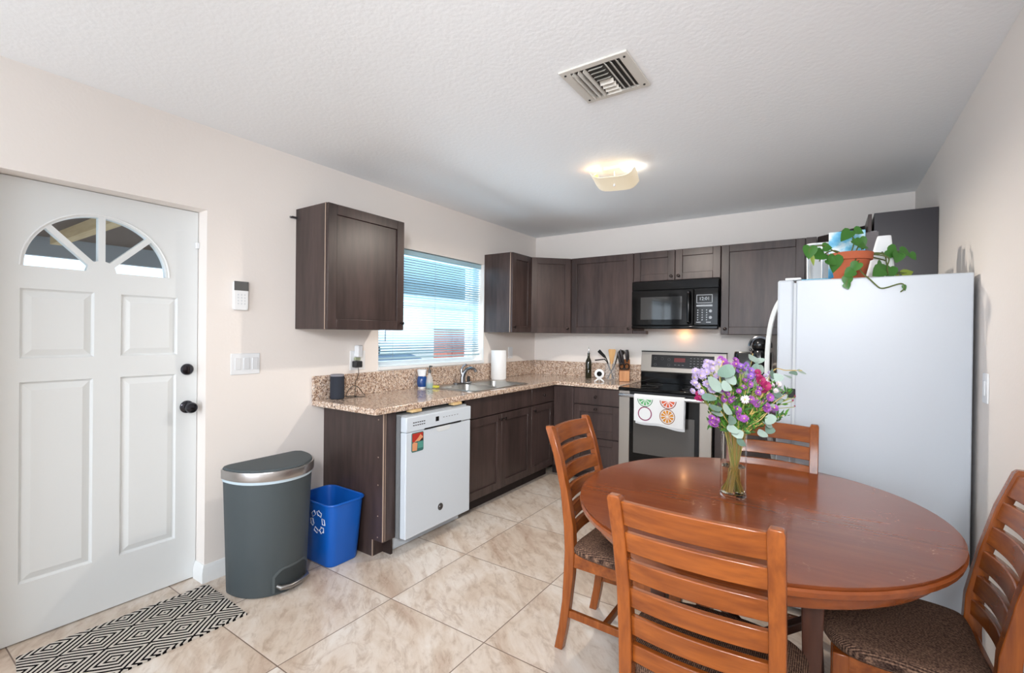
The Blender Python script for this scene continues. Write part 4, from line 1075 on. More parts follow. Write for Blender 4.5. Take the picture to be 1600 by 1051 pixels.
cyc = [Vector(p) for p in [(XW+.045, 2.168, 1.133), (XW+.05, 2.165, 1.08), (XW+.05, 2.140, 1.03), (XW+.05, 2.140, .99), (XW+.06, 2.13, .955), (XW+.10, 2.10, .937), (XW+.14, 2.14, .937), (XW+.09, 2.19, .938), (XW+.05, 2.20, .952), (XW+.045, 2.17, .99), (XW+.045, 2.13, 1.005), (XW+.05, 2.09, .985), (XW+.055, 2.06, .945), (XW+.08, 2.05, .937), (XW+.12, 2.08, .9365), (XW+.10, 2.11, .939), (XW+.075, 2.05, .942), (XW+.075, 2.016, .945)]]
obj('cable', MB().tube(smooth_path(cyc, 6), .0022, 6), blackplastic, ch)
o = plate_box(FL, 'wall_outlet', 'white wall outlet in the corner beside the paper towel roll', 'outlet', 4.118, 4.198, 1.125, 1.245)
obj('receptacle', MB().box(XW+.006, XW+.009, 4.142, 4.174, 1.145, 1.225), whiteplas, o, bevel=.002)
FR = Face((XR, 0, 0), (0,1,0), (-1,0,0))
o = plate_box(FR, 'wall_switch', 'white switch plate on the right wall beside the fridge', 'light switch', 2.600, 2.672, 1.125, 1.245)
q = MB(); FR.box(q, 2.625, 2.647, 1.155, 1.215, .006, .010); obj('rocker', q, whiteplas, o, bevel=.002)

# ================================================================ COUNTER ITEMS
CT = CZ1+.0005
sp = thing('smart_speaker', (-2.760, 1.972, CT), 'dark grey cylindrical smart speaker at the left end of the counter', 'speaker')
spx, spy = -2.755, 1.972
obj('body', MB().lathe((spx, spy, CT), [(.043,0),(.046,.003),(.046,.150),(.044,.152)], 36), mat('speaker_cloth', (44, 48, 58), .85, bump=(500, .5, .001)), sp)
obj('top_ring', MB().lathe((spx, spy, CT+.1525), [(.044,0),(.044,.010),(.040,.013),(.001,.013)], 36), mat('speaker_top', (132, 132, 140), .5), sp)
# blue cup with a white neck
jar = thing('soap_jar', (-2.72, 2.862-.05, CT), 'blue jar with a white top behind the left of the sink', 'jar')
jx, jy = -2.790, 2.742
jx, jy = -2.760, 2.775
obj('base', MB().lathe((jx, jy, CT), [(.030,0),(.032,.008),(.034,.012)], 28), whiteplas, jar)
obj('body', MB().lathe((jx, jy, CT+.0125), [(.034,0),(.040,.02),(.041,.05),(.036,.078),(.031,.086)], 28), mat('blue_soap', (12, 66, 132), .2, coat=.5), jar)
obj('top', MB().lathe((jx, jy, CT+.099), [(.031,0),(.034,.02),(.040,.050),(.038,.052),(.001,.050)], 28), whiteplas, jar)
so = thing('soap_dispenser', (-2.715, 2.815, CT), 'clear pump soap bottle with teal liquid next to the blue jar', 'soap bottle')
qx, qy = -2.700, 2.800
obj('liquid', MB().lathe((qx, qy, CT+.002), [(.026,0),(.028,.004),(.028,.040),(.001,.040)], 24), mat('teal_soap', (70, 150, 146), .2), so)
obj('bottle', MB().lathe((qx, qy, CT), [(.029,0),(.031,.004),(.031,.055),(.022,.090),(.012,.115),(.012,.125)], 24), clear, so)
obj('pump', MB().cyl((qx, qy, CT+.125), (qx, qy, CT+.150), .013, n=14).cyl((qx, qy, CT+.15), (qx, qy, CT+.180), .005, n=10).tube([(qx, qy, CT+.180), (qx+.03, qy-.004, CT+.180)], .006, 8), mat('pump_grey', (92, 92, 92), .3, metal=.6), so)
obj('sponge', MB().box(-2.690, -2.640, 2.812, 2.856, CT+.005, CT+.023), mat('sponge_yellow', (214, 206, 84), .95), None, 'small yellow sponge at the left edge of the sink', 'sponge', bevel=.005)
# paper towel roll
pt = thing('paper_towel_roll', (-2.735, 3.80, CT), 'white paper towel roll standing in the corner beside the sink', 'paper towel')
tx_, ty_ = -2.725, 3.800
obj('roll', MB().lathe((tx_, ty_, CT+.008), [(.020,0),(.074,0),(.076,.003),(.076,.277),(.074,.280),(.020,.280)], 44), mat('paper', (240, 240, 240), .95, bump=(150, .3, .001)), pt)
obj('sheet_edge', MB().box(tx_+.0745, tx_+.0775, ty_-.002, ty_+.020, CT+.008, CT+.286), bpy.data.materials['paper'], pt)
obj('holder_base', MB().lathe((tx_, ty_, CT), [(.070,0),(.072,.003),(.070,.0075),(.001,.0075)], 32), whiteplas, pt)

# oil bottle
ob = thing('oil_bottle', (-2.08, 4.50, CT), 'dark green oil bottle with a steel pourer on the back counter', 'bottle')
ox, oy = -2.085, 4.520
obj('glass', MB().lathe((ox, oy, CT), [(.030,0),(.032,.005),(.032,.165),(.028,.185),(.014,.215),(.012,.250),(.014,.252),(.014,.262)], 28), mat('olive_glass', (34, 34, 18), .06, coat=.6), ob)
obj('pourer', MB().cyl((ox, oy, CT+.262), (ox, oy, CT+.275), .009, n=12).tube([(ox, oy, CT+.275), (ox+.004, oy, CT+.300), (ox-.004, oy, CT+.325)], [.004, .003, .002], 8), chrome, ob)
# round security camera on a stand
cm = thing('desk_camera', (-1.835, 4.225, CT), 'round white indoor camera with a black lens on the back counter', 'camera')
kx, ky_, kz = -1.835, 4.225, CT+.078
dirc = (Vector((0, 0, CAMH))-Vector((kx, ky_, kz))); dirc.z = 0; dirc.normalize()
q = MB(); p = Vector((kx, ky_, kz)); q.tube([p-dirc*.012, p+dirc*.010, p+dirc*.014], [.044, .046, .041], 32); obj('housing', q, whiteplas, cm)
q = MB(); q.tube([p+dirc*.0135, p+dirc*.017], [.025, .023], 28); obj('lens', q, blackgloss, cm)
side = Vector((-dirc.y, dirc.x, 0))
q = MB()
for s_ in (-1, 1): q.tube([p-Vector((0,0,.038)), p-Vector((0,0,.058))+side*s_*.022, p-Vector((0,0,.0745))+side*s_*.046+dirc*.012], [.009, .008, .006], 10)
q.tube([p-Vector((0,0,.05)), p-Vector((0,0,.074))-dirc*.04], [.008, .006], 10)
obj('stand', q, whiteplas, cm)
# utensil jar
jarglass = clear.copy(); jarglass.name = 'jar_glass'; jarglass.node_tree.nodes['Principled BSDF'].inputs['Alpha'].default_value = .12; jarglass.node_tree.nodes['Principled BSDF'].inputs['Roughness'].default_value = .05
uj = thing('utensil_jar', (-1.80, 4.42, CT), 'clear glass jar holding cooking utensils', 'jar')
ux, uy = -1.825, 4.475
obj('glass', MB().lathe((ux, uy, CT), [(.052,0),(.055,.004),(.055,.165),(.052,.165),(.052,.010),(.001,.010)], 32), jarglass, uj)
def utensil(name, label, pts, rads, m, head=None, hm=None):
    o = thing(name, pts[0], label, name.replace('_', ' '))
    obj('handle', MB().tube([Vector(p) for p in pts], rads, 8), m, o)
    if head: obj('head', head, hm or m, o)
    return o
U0 = Vector((ux, uy, CT+.0125))
def up_(a, b, d=0): return Vector((ux, uy, CT))+RR*a+UU*b-FF*d
def paddle(c, t, nrm, L, w0, w1, th=.004):
    c = Vector(c); t = Vector(t).normalized(); nrm = Vector(nrm); nrm = (nrm-t*nrm.dot(t)).normalized(); s_ = t.cross(nrm)
    rings = []
    for k, ww in ((0, w0*.5), (.2, w0), (.6, (w0+w1)/2), (.93, w1), (1, w1*.8)):
        p = c+t*L*k; rings.append([p+s_*ww+nrm*th/2, p-s_*ww+nrm*th/2, p-s_*ww-nrm*th/2, p+s_*ww-nrm*th/2])
    return MB().loft(rings)
wd_ = wood('utensil_wood', (198, 150, 96), (222, 180, 124), .6, 'z', 1)
utensil('wooden_spatula', 'wide pale wooden spatula in the middle of the glass jar', [up_(.0,.014), up_(.012,.20)], [.008, .010], wd_, paddle(up_(.012,.16), UU+RR*.02, -FF, .150, .018, .038, .006), wd_)
utensil('serving_spoon', 'black serving spoon leaning left over the jar rim, upper one', [up_(.03,.016,.015), up_(-.035,.195,.012), up_(-.055,.235,.012)], [.005, .005, .006], blackplastic, paddle(up_(-.052,.225,.012), -RR*.75+UU*.75, -FF+UU*.3, .10, .014, .018), blackplastic)
utensil('slotted_turner', 'black turner drooping left below the serving spoon', [up_(.035,.016,-.02), up_(-.035,.185,-.012), up_(-.06,.212,-.012)], [.005, .005, .006], blackplastic, paddle(up_(-.055,.208,-.012), -RR-UU*.12, UU-FF*.3, .10, .012, .014), blackplastic)
ldl = MB().ball(up_(.105,.278,.02), .036, 16, sz=.75)
utensil('ladle', 'black ladle leaning right out of the glass jar', [up_(-.03,.016,.01), up_(.045,.165,.02), up_(.070,.262,.02), up_(.088,.298,.02)], [.005, .006, .006, .007], mat('ladle_black', (34, 32, 32), .25, coat=.4), ldl)

# knife block
kbt = thing('knife_block', (-1.65, 4.45, CT), 'wooden knife block left of the stove', 'knife block')
bwood = wood('block_wood', (172, 112, 62), (204, 146, 92), .4, 'z', 1.2); bside = wood('block_side_wood', (116, 70, 40), (146, 94, 56), .4, 'z', 1.2)
# block leans back: local frame, front faces camera
kx0, ky0 = -1.700, 4.385
wv = RR*1; dv = FF*1
wv = Vector((.93, .36, 0)).normalized(); dv = Vector((-.36, .93, 0)).normalized()
def kbp(a, d, z): return Vector((kx0, ky0, CT))+wv*a+dv*d+UU*z
prof = [(0, 0), (.155, 0), (.145, .10), (.110, .215), (.025, .135), (0, .110)]
q = MB(); q.loft([[kbp(0, d, z) for d, z in prof], [kbp(.105, d, z) for d, z in prof]])
obj('block', q, bside, kbt, bevel=.003)
q = MB(); q.loft([[kbp(.006, -.0015, z) for z in (.004, .104)]+[kbp(.006, .001, .104), kbp(.006, .001, .004)], [kbp(.099, -.0015, z) for z in (.004, .104)]+[kbp(.099, .001, .104), kbp(.099, .001, .004)]])
obj('front_panel', q, bwood, kbt)
hd = (Vector((0,0,1))*.80-dv*.62).normalized()
kn_h = mat('knife_handle', (66, 62, 64), .3, metal=.5)
ks = [(.020, .040, .135, .021, 0), (.045, .050, .150, .020, 0), (.078, .075, .120, .018, 0), (.090, .095, .10, .016, 0)]
lbs = ['tall steel-handled knife at the left of the knife block', 'tallest steel-handled knife next to the left one in the block', 'steel-handled knife at the right of the knife block', 'short steel-handled knife at the right rear of the block']
for (a, d, L_, w_, _), lb in zip(ks, lbs):
    z_ = .125+ (d-.0)*.95; base = kbp(a, d, z_-.006)
    hd2 = (UU*.93-dv*.12-wv*.22*(1 if a < .06 else .35)).normalized()
    ko = thing('kitchen_knife', base, lb, 'knife')
    obj('handle', MB().tube([base, base+hd2*L_*.35, base+hd2*L_*.75, base+hd2*L_], [w_*.55, w_*.72, w_*.75, w_*.35], 10), kn_h, ko)
sc = thing('kitchen_scissors', kbp(.045, .0, .13), 'black-handled kitchen scissors in the front slot of the knife block', 'scissors')
q = MB()
for s_ in (-1, 1):
    cc = kbp(.050+s_*.024, -.018, .150)
    q.tube([cc+(wv*math.cos(a*PI/10)*.021+(UU*.9-dv*.3)*math.sin(a*PI/10)*.030) for a in range(21)], .006, 8)
q.tube([kbp(.050, -.012, .128), kbp(.050, .012, .115)], .008, 8)
obj('handles', q, blackplastic, sc)

# coffee maker
cf = thing('coffee_maker', (-.53, 4.36, CT), 'black pod coffee maker with a chrome hood, right of the stove', 'coffee maker')
cx_, cy_ = -.520, 4.360
tk = MB().loft([[(x, y, CT+z) for x, y in rrect(cx_-.150, cx_+.135, cy_-.06, cy_+.15, .05)] for z in (0, .02, .30)]+[[(x, y, CT+.325) for x, y in rrect(cx_-.145, cx_+.130, cy_-.05, cy_+.14, .045)]])
obj('reservoir_body', tk, mat('cm_black', (20, 20, 22), .18, coat=.6), cf)
obj('brew_column', MB().lathe((cx_+.055, cy_-.085, CT+.14), [(.045,0),(.062,.02),(.068,.10),(.070,.18),(.060,.20),(.001,.20)], 32), bpy.data.materials['cm_black'], cf)
obj('drip_tray', MB().lathe((cx_+.055, cy_-.085, CT), [(.065,0),(.067,.004),(.067,.030),(.060,.034),(.001,.034)], 32), blackplastic, cf)
obj('brew_head', MB().ball((cx_+.055, cy_-.075, CT+.385), .066, 28, sz=.95), bpy.data.materials['cm_black'], cf)
q = MB(); q.tube([(cx_+.055+.078*math.cos(a), cy_-.075-.01, CT+.375+.078*math.sin(a)) for a in [PI*i/20-.15 for i in range(22)]], .010, 8)
obj('chrome_hood', q, chrome, cf)
q = MB()
for s_ in (-1, 1): q.ball((cx_+.055+s_*.066, cy_-.115, CT+.345), .011, 10)
obj('hinge_button', q, chrome, cf)

# ================================================================ FLOOR ITEMS
# rug (origin placed on a small diamond of its pattern so the weave lines up)
ruo = MB(); rug_c = [(-2.806, .470), (-2.783, 1.192), (-2.335, 1.178), (-2.345, .40)]
nxr, nyr = 24, 40; vs = []
for j in range(nyr+1):
    for i in range(nxr+1):
        a, b = i/nxr, j/nyr
        p00, p01, p11, p10 = [Vector(p) for p in rug_c]
        p = (p00*(1-a)+p10*a)*(1-b)+(p01*(1-a)+p11*a)*b
        vs.append((p.x+.002*math.sin(b*70), p.y, .0085+.0012*math.sin(p.x*40)*math.sin(p.y*23)))
k = len(vs); vs += [(x, y, .0005) for x, y, z in vs]; fs = []
for j in range(nyr):
    for i in range(nxr):
        b0 = j*(nxr+1)+i; fs += [(b0, b0+1, b0+nxr+2, b0+nxr+1), (k+b0, k+b0+nxr+1, k+b0+nxr+2, k+b0+1)]
for i in range(nxr): fs += [(i, k+i, k+i+1, i+1), (nyr*(nxr+1)+i, nyr*(nxr+1)+i+1, k+nyr*(nxr+1)+i+1, k+nyr*(nxr+1)+i)]
for j in range(nyr):
    b0 = j*(nxr+1); fs += [(b0, b0+nxr+1, k+b0+nxr+1, k+b0), (b0+nxr, k+b0+nxr, k+b0+2*nxr+1, b0+2*nxr+1)]
obj('door_mat', ruo.add(vs, fs), rug_m, None, 'black and cream diamond-patterned woven mat in front of the entry door', 'mat', loc=(-2.563, .826, 0))

# grey step bin (half-round, flat back to the wall)
gb = thing('trash_can', (-2.60, 1.42, 0), 'tall grey half-round pedal trash can with a steel rim', 'trash can')
greym = mat('bin_grey', (70, 78, 81), .6, bump=(90, .08, .002))
bwm = .245
def half_oval(s, back=-2.637, cy=1.410, w=.2305, d=.302, r=.05):
    w *= s; d *= s; pts = []
    # flat back then a bulging front (superellipse half)
    n = 30
    for i in range(n+1):
        a = -PI/2+PI*i/n
        ca, sa = math.cos(a), math.sin(a)
        x = back+.02+(d-.02)*(abs(ca)**.85); y = cy+w*abs(sa)*(1 if sa > 0 else -1)
        pts.append((x, y))
    pts.append((back+.004, cy+w-.012)); pts.append((back, cy+w-.03)); pts.append((back, cy-w+.03)); pts.append((back+.004, cy-w+.012))
    return pts
rings = [[(x, y, z) for x, y in half_oval(s)] for z, s in ((.003, .855), (.014, .868), (.30, .908), (.56, .948), (.596, .955))]
bo = MB().loft(rings); gbo = obj('body', bo, greym, gb, smooth=50)
rings = [[(x, y, z) for x, y in half_oval(s)] for z, s in ((.596, .968), (.611, .978))]
obj('bag_edge', MB().loft(rings), mat('bag_blue', (198, 216, 226), .5), gb)
rings = [[(x, y, z) for x, y in half_oval(s)] for z, s in ((.612, .995), (.617, 1.0), (.656, 1.0), (.660, .994))]
obj('steel_rim', MB().loft(rings), mat('rim_steel', (176, 172, 170), .28, metal=.9), gb, smooth=30)
rings = [[(x, y, z) for x, y in half_oval(s)] for z, s in ((.660, .965), (.664, .965), (.670, .95), (.673, .88))]
obj('lid', MB().loft(rings), greym, gb, smooth=30)
# pedal recess: dark patch along the curved front, recess shade painted in
def on_bin(a, z, off):
    sc_ = .868+(.908-.868)*(z-.014)/.286
    x = -2.637+.02+(.302*sc_-.02)*(abs(math.cos(a))**.85); y = 1.410+.2305*sc_*math.sin(a)
    return (x+math.cos(a)*off, y+math.sin(a)*off, z)
def bin_patch(a0, a1, z0, z1, off, r=0.25, n=14):
    q = MB(); vs = []; fs = []
    for i in range(n+1):
        t_ = i/n; a = a0+(a1-a0)*t_
        e = min(t_, 1-t_)/r; top = z1-(z1-z0)*.30*(1-min(1, e))**2
        for z in (z0, (z0+top)/2, top): vs.append(on_bin(a, z, off))
    for i in range(n):
        for j in range(2): fs.append((3*i+j, 3*i+3+j, 3*i+4+j, 3*i+1+j))
    k = len(vs); vs += [tuple(Vector(on_bin(a0+(a1-a0)*(i//3)/n, v[2], off-.004))) for i, v in enumerate(list(vs))]
    fs += [tuple(k+x for x in reversed(f_)) for f_ in list(fs)]
    fs += [(3*i+2, 3*i+5, k+3*i+5, k+3*i+2) for i in range(n)]+[(0, 1, k+1, k), (1, 2, k+2, k+1), (3*n, 3*n+1, k+3*n+1, k+3*n), (3*n+1, 3*n+2, k+3*n+2, k+3*n+1)]
    return q.add(vs, fs)
obj('pedal_recess_rim', bin_patch(-.40, .74, .016, .142, .0030), mat('recess_rim', (82, 90, 92), .5), gb)
obj('pedal_recess_shade', bin_patch(-.34, .68, .016, .130, .0045), mat('recess_shade', (50, 56, 58), .7), gb)
obj('pedal', MB().tube([on_bin(-.28, .050, .004), on_bin(-.22, .044, .022), on_bin(-.02, .040, .030), on_bin(.26, .040, .030), on_bin(.52, .042, .026), on_bin(.62, .050, .004)], [.010, .012, .013, .013, .012, .010], 10), mat('pedal_steel', (150, 148, 146), .3, metal=.9), gb)

# blue recycling basket
rb = thing('recycling_bin', (-2.53, 1.80, 0), 'blue plastic recycling basket between the trash can and the cabinet', 'recycling bin')
bluem = mat('bin_blue', (14, 92, 186), .38)
def rbr(z, s, inset=0):
    cx, cy, hx_, hy_ = -2.540, 1.780, .178, .128
    return [(x, y, z) for x, y in rrect(cx-hx_*s+inset, cx+hx_*s-inset, cy-hy_*s+inset, cy+hy_*s-inset, .055*s)]
rings = [rbr(.002, .80), rbr(.012, .82), rbr(.36, .985), rbr(.375, 1.0), rbr(.375, 1.0, .004), rbr(.36, .985, .004), rbr(.014, .82, .004), rbr(.006, .80, .01)]
obj('basket', MB().loft(rings), bluem, rb)
rr4 = rbr(.374, 1.012); obj('rim', MB().tube(rr4+[rr4[0]], .007, 8), bluem, rb)
# recycling mark on the -y face (faces the camera side)
q = MB()
def on_face(a, b):  # a along x, b height
    s = .80+(.985-.82)*(b-.012)/.348+.02
    return Vector((-2.540+a, 1.780-.128*s-.0012, b))
cmz = .262; cma = .050
for k in range(6):
    th = math.radians(60*k+10); rad_ = .056
    cxm, czm = math.cos(th)*rad_, math.sin(th)*rad_; tx, tz = -math.sin(th), math.cos(th); nx_, nz_ = math.cos(th), math.sin(th)
    if k % 2: poly = [(-.019, -.012), (.006, -.012), (.006, -.019), (.024, 0), (.006, .019), (.006, .012), (-.019, .012)]
    else: poly = [(-.018, -.011), (.014, -.013), (.021, .009), (-.014, .013)]
    pts = [on_face(cma+cxm+tx*a-nx_*b, cmz+czm+tz*a-nz_*b) for a, b in poly]
    q.tube(pts+[pts[0]], .0024, 5, cap=True)
obj('recycling_mark', q, mat('mark_white', (235, 240, 245), .5), rb)

# ================================================================ DINING TABLE
tcx, tcy, rot = -.257, 1.990, math.radians(-14.9)
def ell(s, z, dr=0, n=72):
    out = []
    for i in range(n):
        a = 2*PI*i/n; y = (.651*s+dr)*math.cos(a); x = (.612*s+dr)*math.sin(a)
        out.append((tcx+x*math.cos(-rot*-1)-y*math.sin(rot)*-1*-1, tcy+x*math.sin(rot)+y*math.cos(rot), z))
    return out
tb = thing('dining_table', (tcx, tcy, 0), 'round reddish-brown wooden dining table in the foreground', 'table')
obj('tabletop', MB().loft([ell(1, .748, -.008), ell(1, .7595, -.003), ell(1, .760, -.010)]), tw, tb, smooth=30)
obj('edge_band', MB().loft([ell(1, .722, -.012), ell(1, .727, -.004), ell(1, .742, 0), ell(1, .7478, -.005)]), tw_edge, tb)
obj('apron', MB().loft([ell(1, .672, -.058), ell(1, .680, -.050), ell(1, .712, -.046), ell(1, .7218, -.030)]), tw_edge, tb)
LX, LY = .225, .335
for sx, sy in ((1,-1),(-1,-1),(1,1),(-1,1)):
    ax, ay = tcx+sx*LX, tcy+sy*LY
    rings = []
    for z, w_, o_ in ((0, .018, .012), (.12, .018, .006), (.35, .022, 0), (.60, .029, 0), (.672, .031, 0)):
        x, y = ax+sx*o_, ay+sy*o_
        rings.append([(x-w_, y-w_, z), (x+w_, y-w_, z), (x+w_, y+w_, z), (x-w_, y+w_, z)])
    obj('leg', MB().loft(rings), darkleg, tb, bevel=.004)
for s_ in (-1, 1):
    q = MB(); a = Vector((tcx-LX, tcy-LY*s_, .20)); b = Vector((tcx+LX, tcy+LY*s_, .20)); d = (b-a).normalized(); n_ = Vector((-d.y, d.x, 0)); a += d*.02; b -= d*.02
    zz = (.20, .235) if s_ > 0 else (.236, .27)
    q.loft([[p+n_*.018+UU*(zz[0]-.20), p-n_*.018+UU*(zz[0]-.20), p-n_*.018+UU*(zz[1]-.20), p+n_*.018+UU*(zz[1]-.20)] for p in (a, b)])
    obj('stretcher', q, darkleg, tb, bevel=.003)

# ================================================================ CHAIRS (local: faces +y, rear feet on y = 0)
def make_chair(label):
    t = thing('dining_chair', (0, 0, 0), label, 'chair', 'ladder-back chairs round the dining table')
    hwid = .182
    path = [(0, 0), (.020, .10), (.036, .22), (.046, .34), (.050, .44), (.044, .55), (.020, .70), (-.018, .85), (-.058, .962), (-.063, .972)]
    def py(z):
        for (y0, z0), (y1, z1) in zip(path, path[1:]):
            if z0 <= z <= z1: return y0+(y1-y0)*(z-z0)/(z1-z0)
        return path[-1][0]
    for s_ in (-1, 1):
        rings = []
        for i, (y, z) in enumerate(path):
            w_ = .018; d_ = .019 if z < .3 else (.023 if z < .6 else .017)
            if i == len(path)-1: w_ -= .004; d_ -= .004
            x = s_*hwid
            rings.append([(x-w_, y-d_, z), (x+w_, y-d_, z), (x+w_, y+d_, z), (x-w_, y+d_, z)])
        obj('back_post', MB().loft(rings), cw, t, bevel=.003)
        rings = []
        for y, z, w_ in ((.412, 0, .015), (.408, .25, .019), (.405, .435, .021)):
            x = s_*.196
            rings.append([(x-w_, y-w_, z), (x+w_, y-w_, z), (x+w_, y+w_, z), (x-w_, y+w_, z)])
        obj('front_leg', MB().loft(rings), cw, t, bevel=.003)
        q = MB(); q.loft([[(s_*.184-.010, .066, z) for z in (.375, .437)]+[(s_*.184+.010, .066, z) for z in (.437, .375)], [(s_*.194-.010, .392, z) for z in (.375, .437)]+[(s_*.194+.010, .392, z) for z in (.437, .375)]])
        obj('side_rail', q, cwx, t, bevel=.002)
        q = MB(); q.loft([[(s_*.183-.009, .035, z) for z in (.150, .182)]+[(s_*.183+.009, .035, z) for z in (.182, .150)], [(s_*.195-.009, .395, z) for z in (.150, .182)]+[(s_*.195+.009, .395, z) for z in (.182, .150)]])
        obj('side_stretcher', q, cw, t, bevel=.002)
    obj('cross_stretcher', MB().box(-.180, .180, .20, .218, .152, .180), cwx, t, bevel=.002)
    obj('front_rail', MB().box(-.178, .178, .396, .416, .375, .437), cwx, t, bevel=.002)
    obj('rear_rail', MB().box(-.166, .166, .040, .058, .375, .437), cwx, t, bevel=.002)
    tops = [.958, .868, .786, .704, .622, .540]; hs = [.070, .057, .057, .057, .057, .050]
    for zt, h in zip(tops, hs):
        q = MB(); rings = []; n = 14
        for i in range(n+1):
            x = -.166+.332*i/n; bow = .020*(1-(x/.166)**2); arch = .004*(1-(x/.166)**2)
            yt = py(zt)-bow; yb_ = py(zt-h)-bow; th = .0095
            rings.append([(x, yt-th, zt+arch), (x, yt+th, zt+arch), (x, yb_+th, zt-h+arch*.5), (x, yb_-th, zt-h+arch*.5)])
        obj('back_slat', MB().loft(rings), cwx, t, bevel=.003)
    # padded seat with rounded front
    def seat_ring(s, z):
        out = []
        ctrl = [(-.168, .062), (-.215, .10), (-.232, .20), (-.238, .30), (-.225, .385), (-.17, .435), (-.09, .458), (0, .464), (.09, .458), (.17, .435), (.225, .385), (.238, .30), (.232, .20), (.215, .10), (.168, .062), (0, .064)]
        cx, cy = 0, .26
        P = [Vector((cx+(x)*s, cy+(y-cy)*s, z)) for x, y in ctrl]; out = []
        N = len(P)
        for i in range(N):
            p0, p1, p2, p3 = P[i-1], P[i], P[(i+1) % N], P[(i+2) % N]
            for k in range(3):
                u_ = k/3; out.append(.5*((2*p1)+(-p0+p2)*u_+(2*p0-5*p1+4*p2-p3)*u_*u_+(-p0+3*p1-3*p2+p3)*u_**3))
        return out
    q = MB().loft([seat_ring(.97, .4375), seat_ring(1.0, .446), seat_ring(1.0, .462), seat_ring(.96, .475), seat_ring(.85, .483), seat_ring(.5, .488), seat_ring(.05, .489)])
    obj('seat_cushion', q, fabric_m, t, smooth=50)
    return t
chB = make_chair('wooden ladder-back chair nearest the viewer, its back across the table edge')
copy_thing(chB, (-.975, 2.03, 0), -PI/2, 'wooden ladder-back chair at the left of the table, facing right')
copy_thing(chB, (-.236, 2.575, 0), PI, 'wooden ladder-back chair behind the vase, in front of the fridge')
copy_thing(chB, (.444, 1.935, 0), PI/2, 'wooden ladder-back chair at the right wall, cut by the picture edge')
chB.location = (-.272, 1.215, 0)

# ================================================================ VASE AND BOUQUET
vx, vy, TT = -.305, 2.004, .7605
va = thing('glass_vase', (vx, vy, TT), 'clear glass cylinder vase on the dining table', 'vase')
VR = .047
vglass = mat('vase_glass', (255, 255, 255), .0, trans=1, ior=1.2)
obj('glass', MB().lathe((vx, vy, TT), [(VR-.003,0),(VR,.003),(VR,.245),(VR-.001,.246),(VR-.003,.245),(VR-.003,.016),(VR-.007,.012),(.001,.012)], 48), vglass, va)
wat = MB().lathe((vx, vy, TT+.0125), [(VR-.008,0),(VR-.0035,.004),(VR-.0035,.105),(.001,.105)], 48)
obj('water', wat, water_m, va)
V0 = Vector((vx, vy, TT))
def vp(a, b, d=0): return V0+RR*a+UU*b-FF*d
stemm = mat('flower_stem', (158, 162, 84), .5); stemd = mat('stem_olive', (198, 170, 98), .5)
eucm = mat('eucalyptus_leaf', (156, 174, 163), .55, bump=(60, .4, .004)); eucd = mat('eucalyptus_leaf_deep', (112, 138, 124), .55, bump=(60, .4, .004))
greenm = mat('foliage_green', (84, 138, 50), .5); limem = mat('calyx_lime', (150, 186, 62), .5); darkgreen = mat('foliage_dark', (56, 100, 46), .5)
lilac = mat('petal_lilac', (178, 160, 196), .6); purple = mat('petal_purple', (158, 84, 168), .6); magenta = mat('petal_magenta', (164, 40, 96), .6); whitep = mat('petal_white', (222, 208, 216), .6); violet = mat('petal_violet', (150, 104, 190), .6)
yel = mat('flower_eye', (226, 210, 110), .7)
def disc_leaf(mb, c, nrm, r, el=1.15, seed=0):
    c = Vector(c); nrm = Vector(nrm).normalized(); t = nrm.orthogonal().normalized(); t.rotate(Matrix.Rotation(seed, 3, nrm)); s_ = nrm.cross(t)
    n = 12; vs = [c]; 
    for rr, cu in ((.55, .06), (1, .22)):
        for i in range(n):
            a = 2*PI*i/n
            e = el*(1.0+.25*math.cos(a)**3)
            vs.append(c+t*(r*rr*e*math.cos(a))+s_*(r*rr*math.sin(a))+nrm*(r*cu*rr*math.cos(a)**2))
    fs = [(0, 1+i, 1+(i+1) % n) for i in range(n)]+[(1+i, 1+n+i, 1+n+(i+1) % n, 1+(i+1) % n) for i in range(n)]
    k = len(vs); vs += [v-nrm*.0009 for v in vs]
    fs2 = [tuple(k+i for i in reversed(f_)) for f_ in fs]+[(1+n+i, k+1+n+i, k+1+n+(i+1) % n, 1+n+(i+1) % n) for i in range(n)]
    mb.add(vs, fs+fs2)
def rnd_dir(base=None, k=.9):
    v = Vector((random.uniform(-1,1), random.uniform(-1,1), random.uniform(-1,1)))*k
    return ((base or Vector((0,0,0)))+v).normalized()
TOC = -FF
def blossom(c, r, m, parent, nrm=None, n=12, eye=True):
    q = MB(); nrm = Vector(nrm or (TOC+UU*.6)).normalized(); nrm = rnd_dir(nrm, .45); t = nrm.orthogonal().normalized(); s_ = nrm.cross(t)
    c = Vector(c)
    for layer, (rr, lift) in enumerate(((1, .15), (.75, .45))):
        for i in range(n):
            a = 2*PI*(i+.5*layer)/n+random.uniform(-.1, .1); d = t*math.cos(a)+s_*math.sin(a); e = -t*math.sin(a)+s_*math.cos(a)
            tip = c+d*r*rr+nrm*r*lift; mid = c+d*r*rr*.6+nrm*r*lift*.45; w = r*.20
            q.add([c+d*r*.1, mid+e*w, tip+e*w*.5, tip-e*w*.5, mid-e*w, c+d*r*.1-nrm*.001], [(0,1,4),(1,2,3,4),(5,4,1)])
    o = obj('blossom', q, m, parent, smooth=0)
    if eye: obj('eye', MB().ball(c+nrm*r*.15, r*.17, 8), yel, o)
    # calyx
    obj('calyx', MB().tube([c-nrm*r*.55, c-nrm*r*.05], [r*.12, r*.28], 8), limem, o)
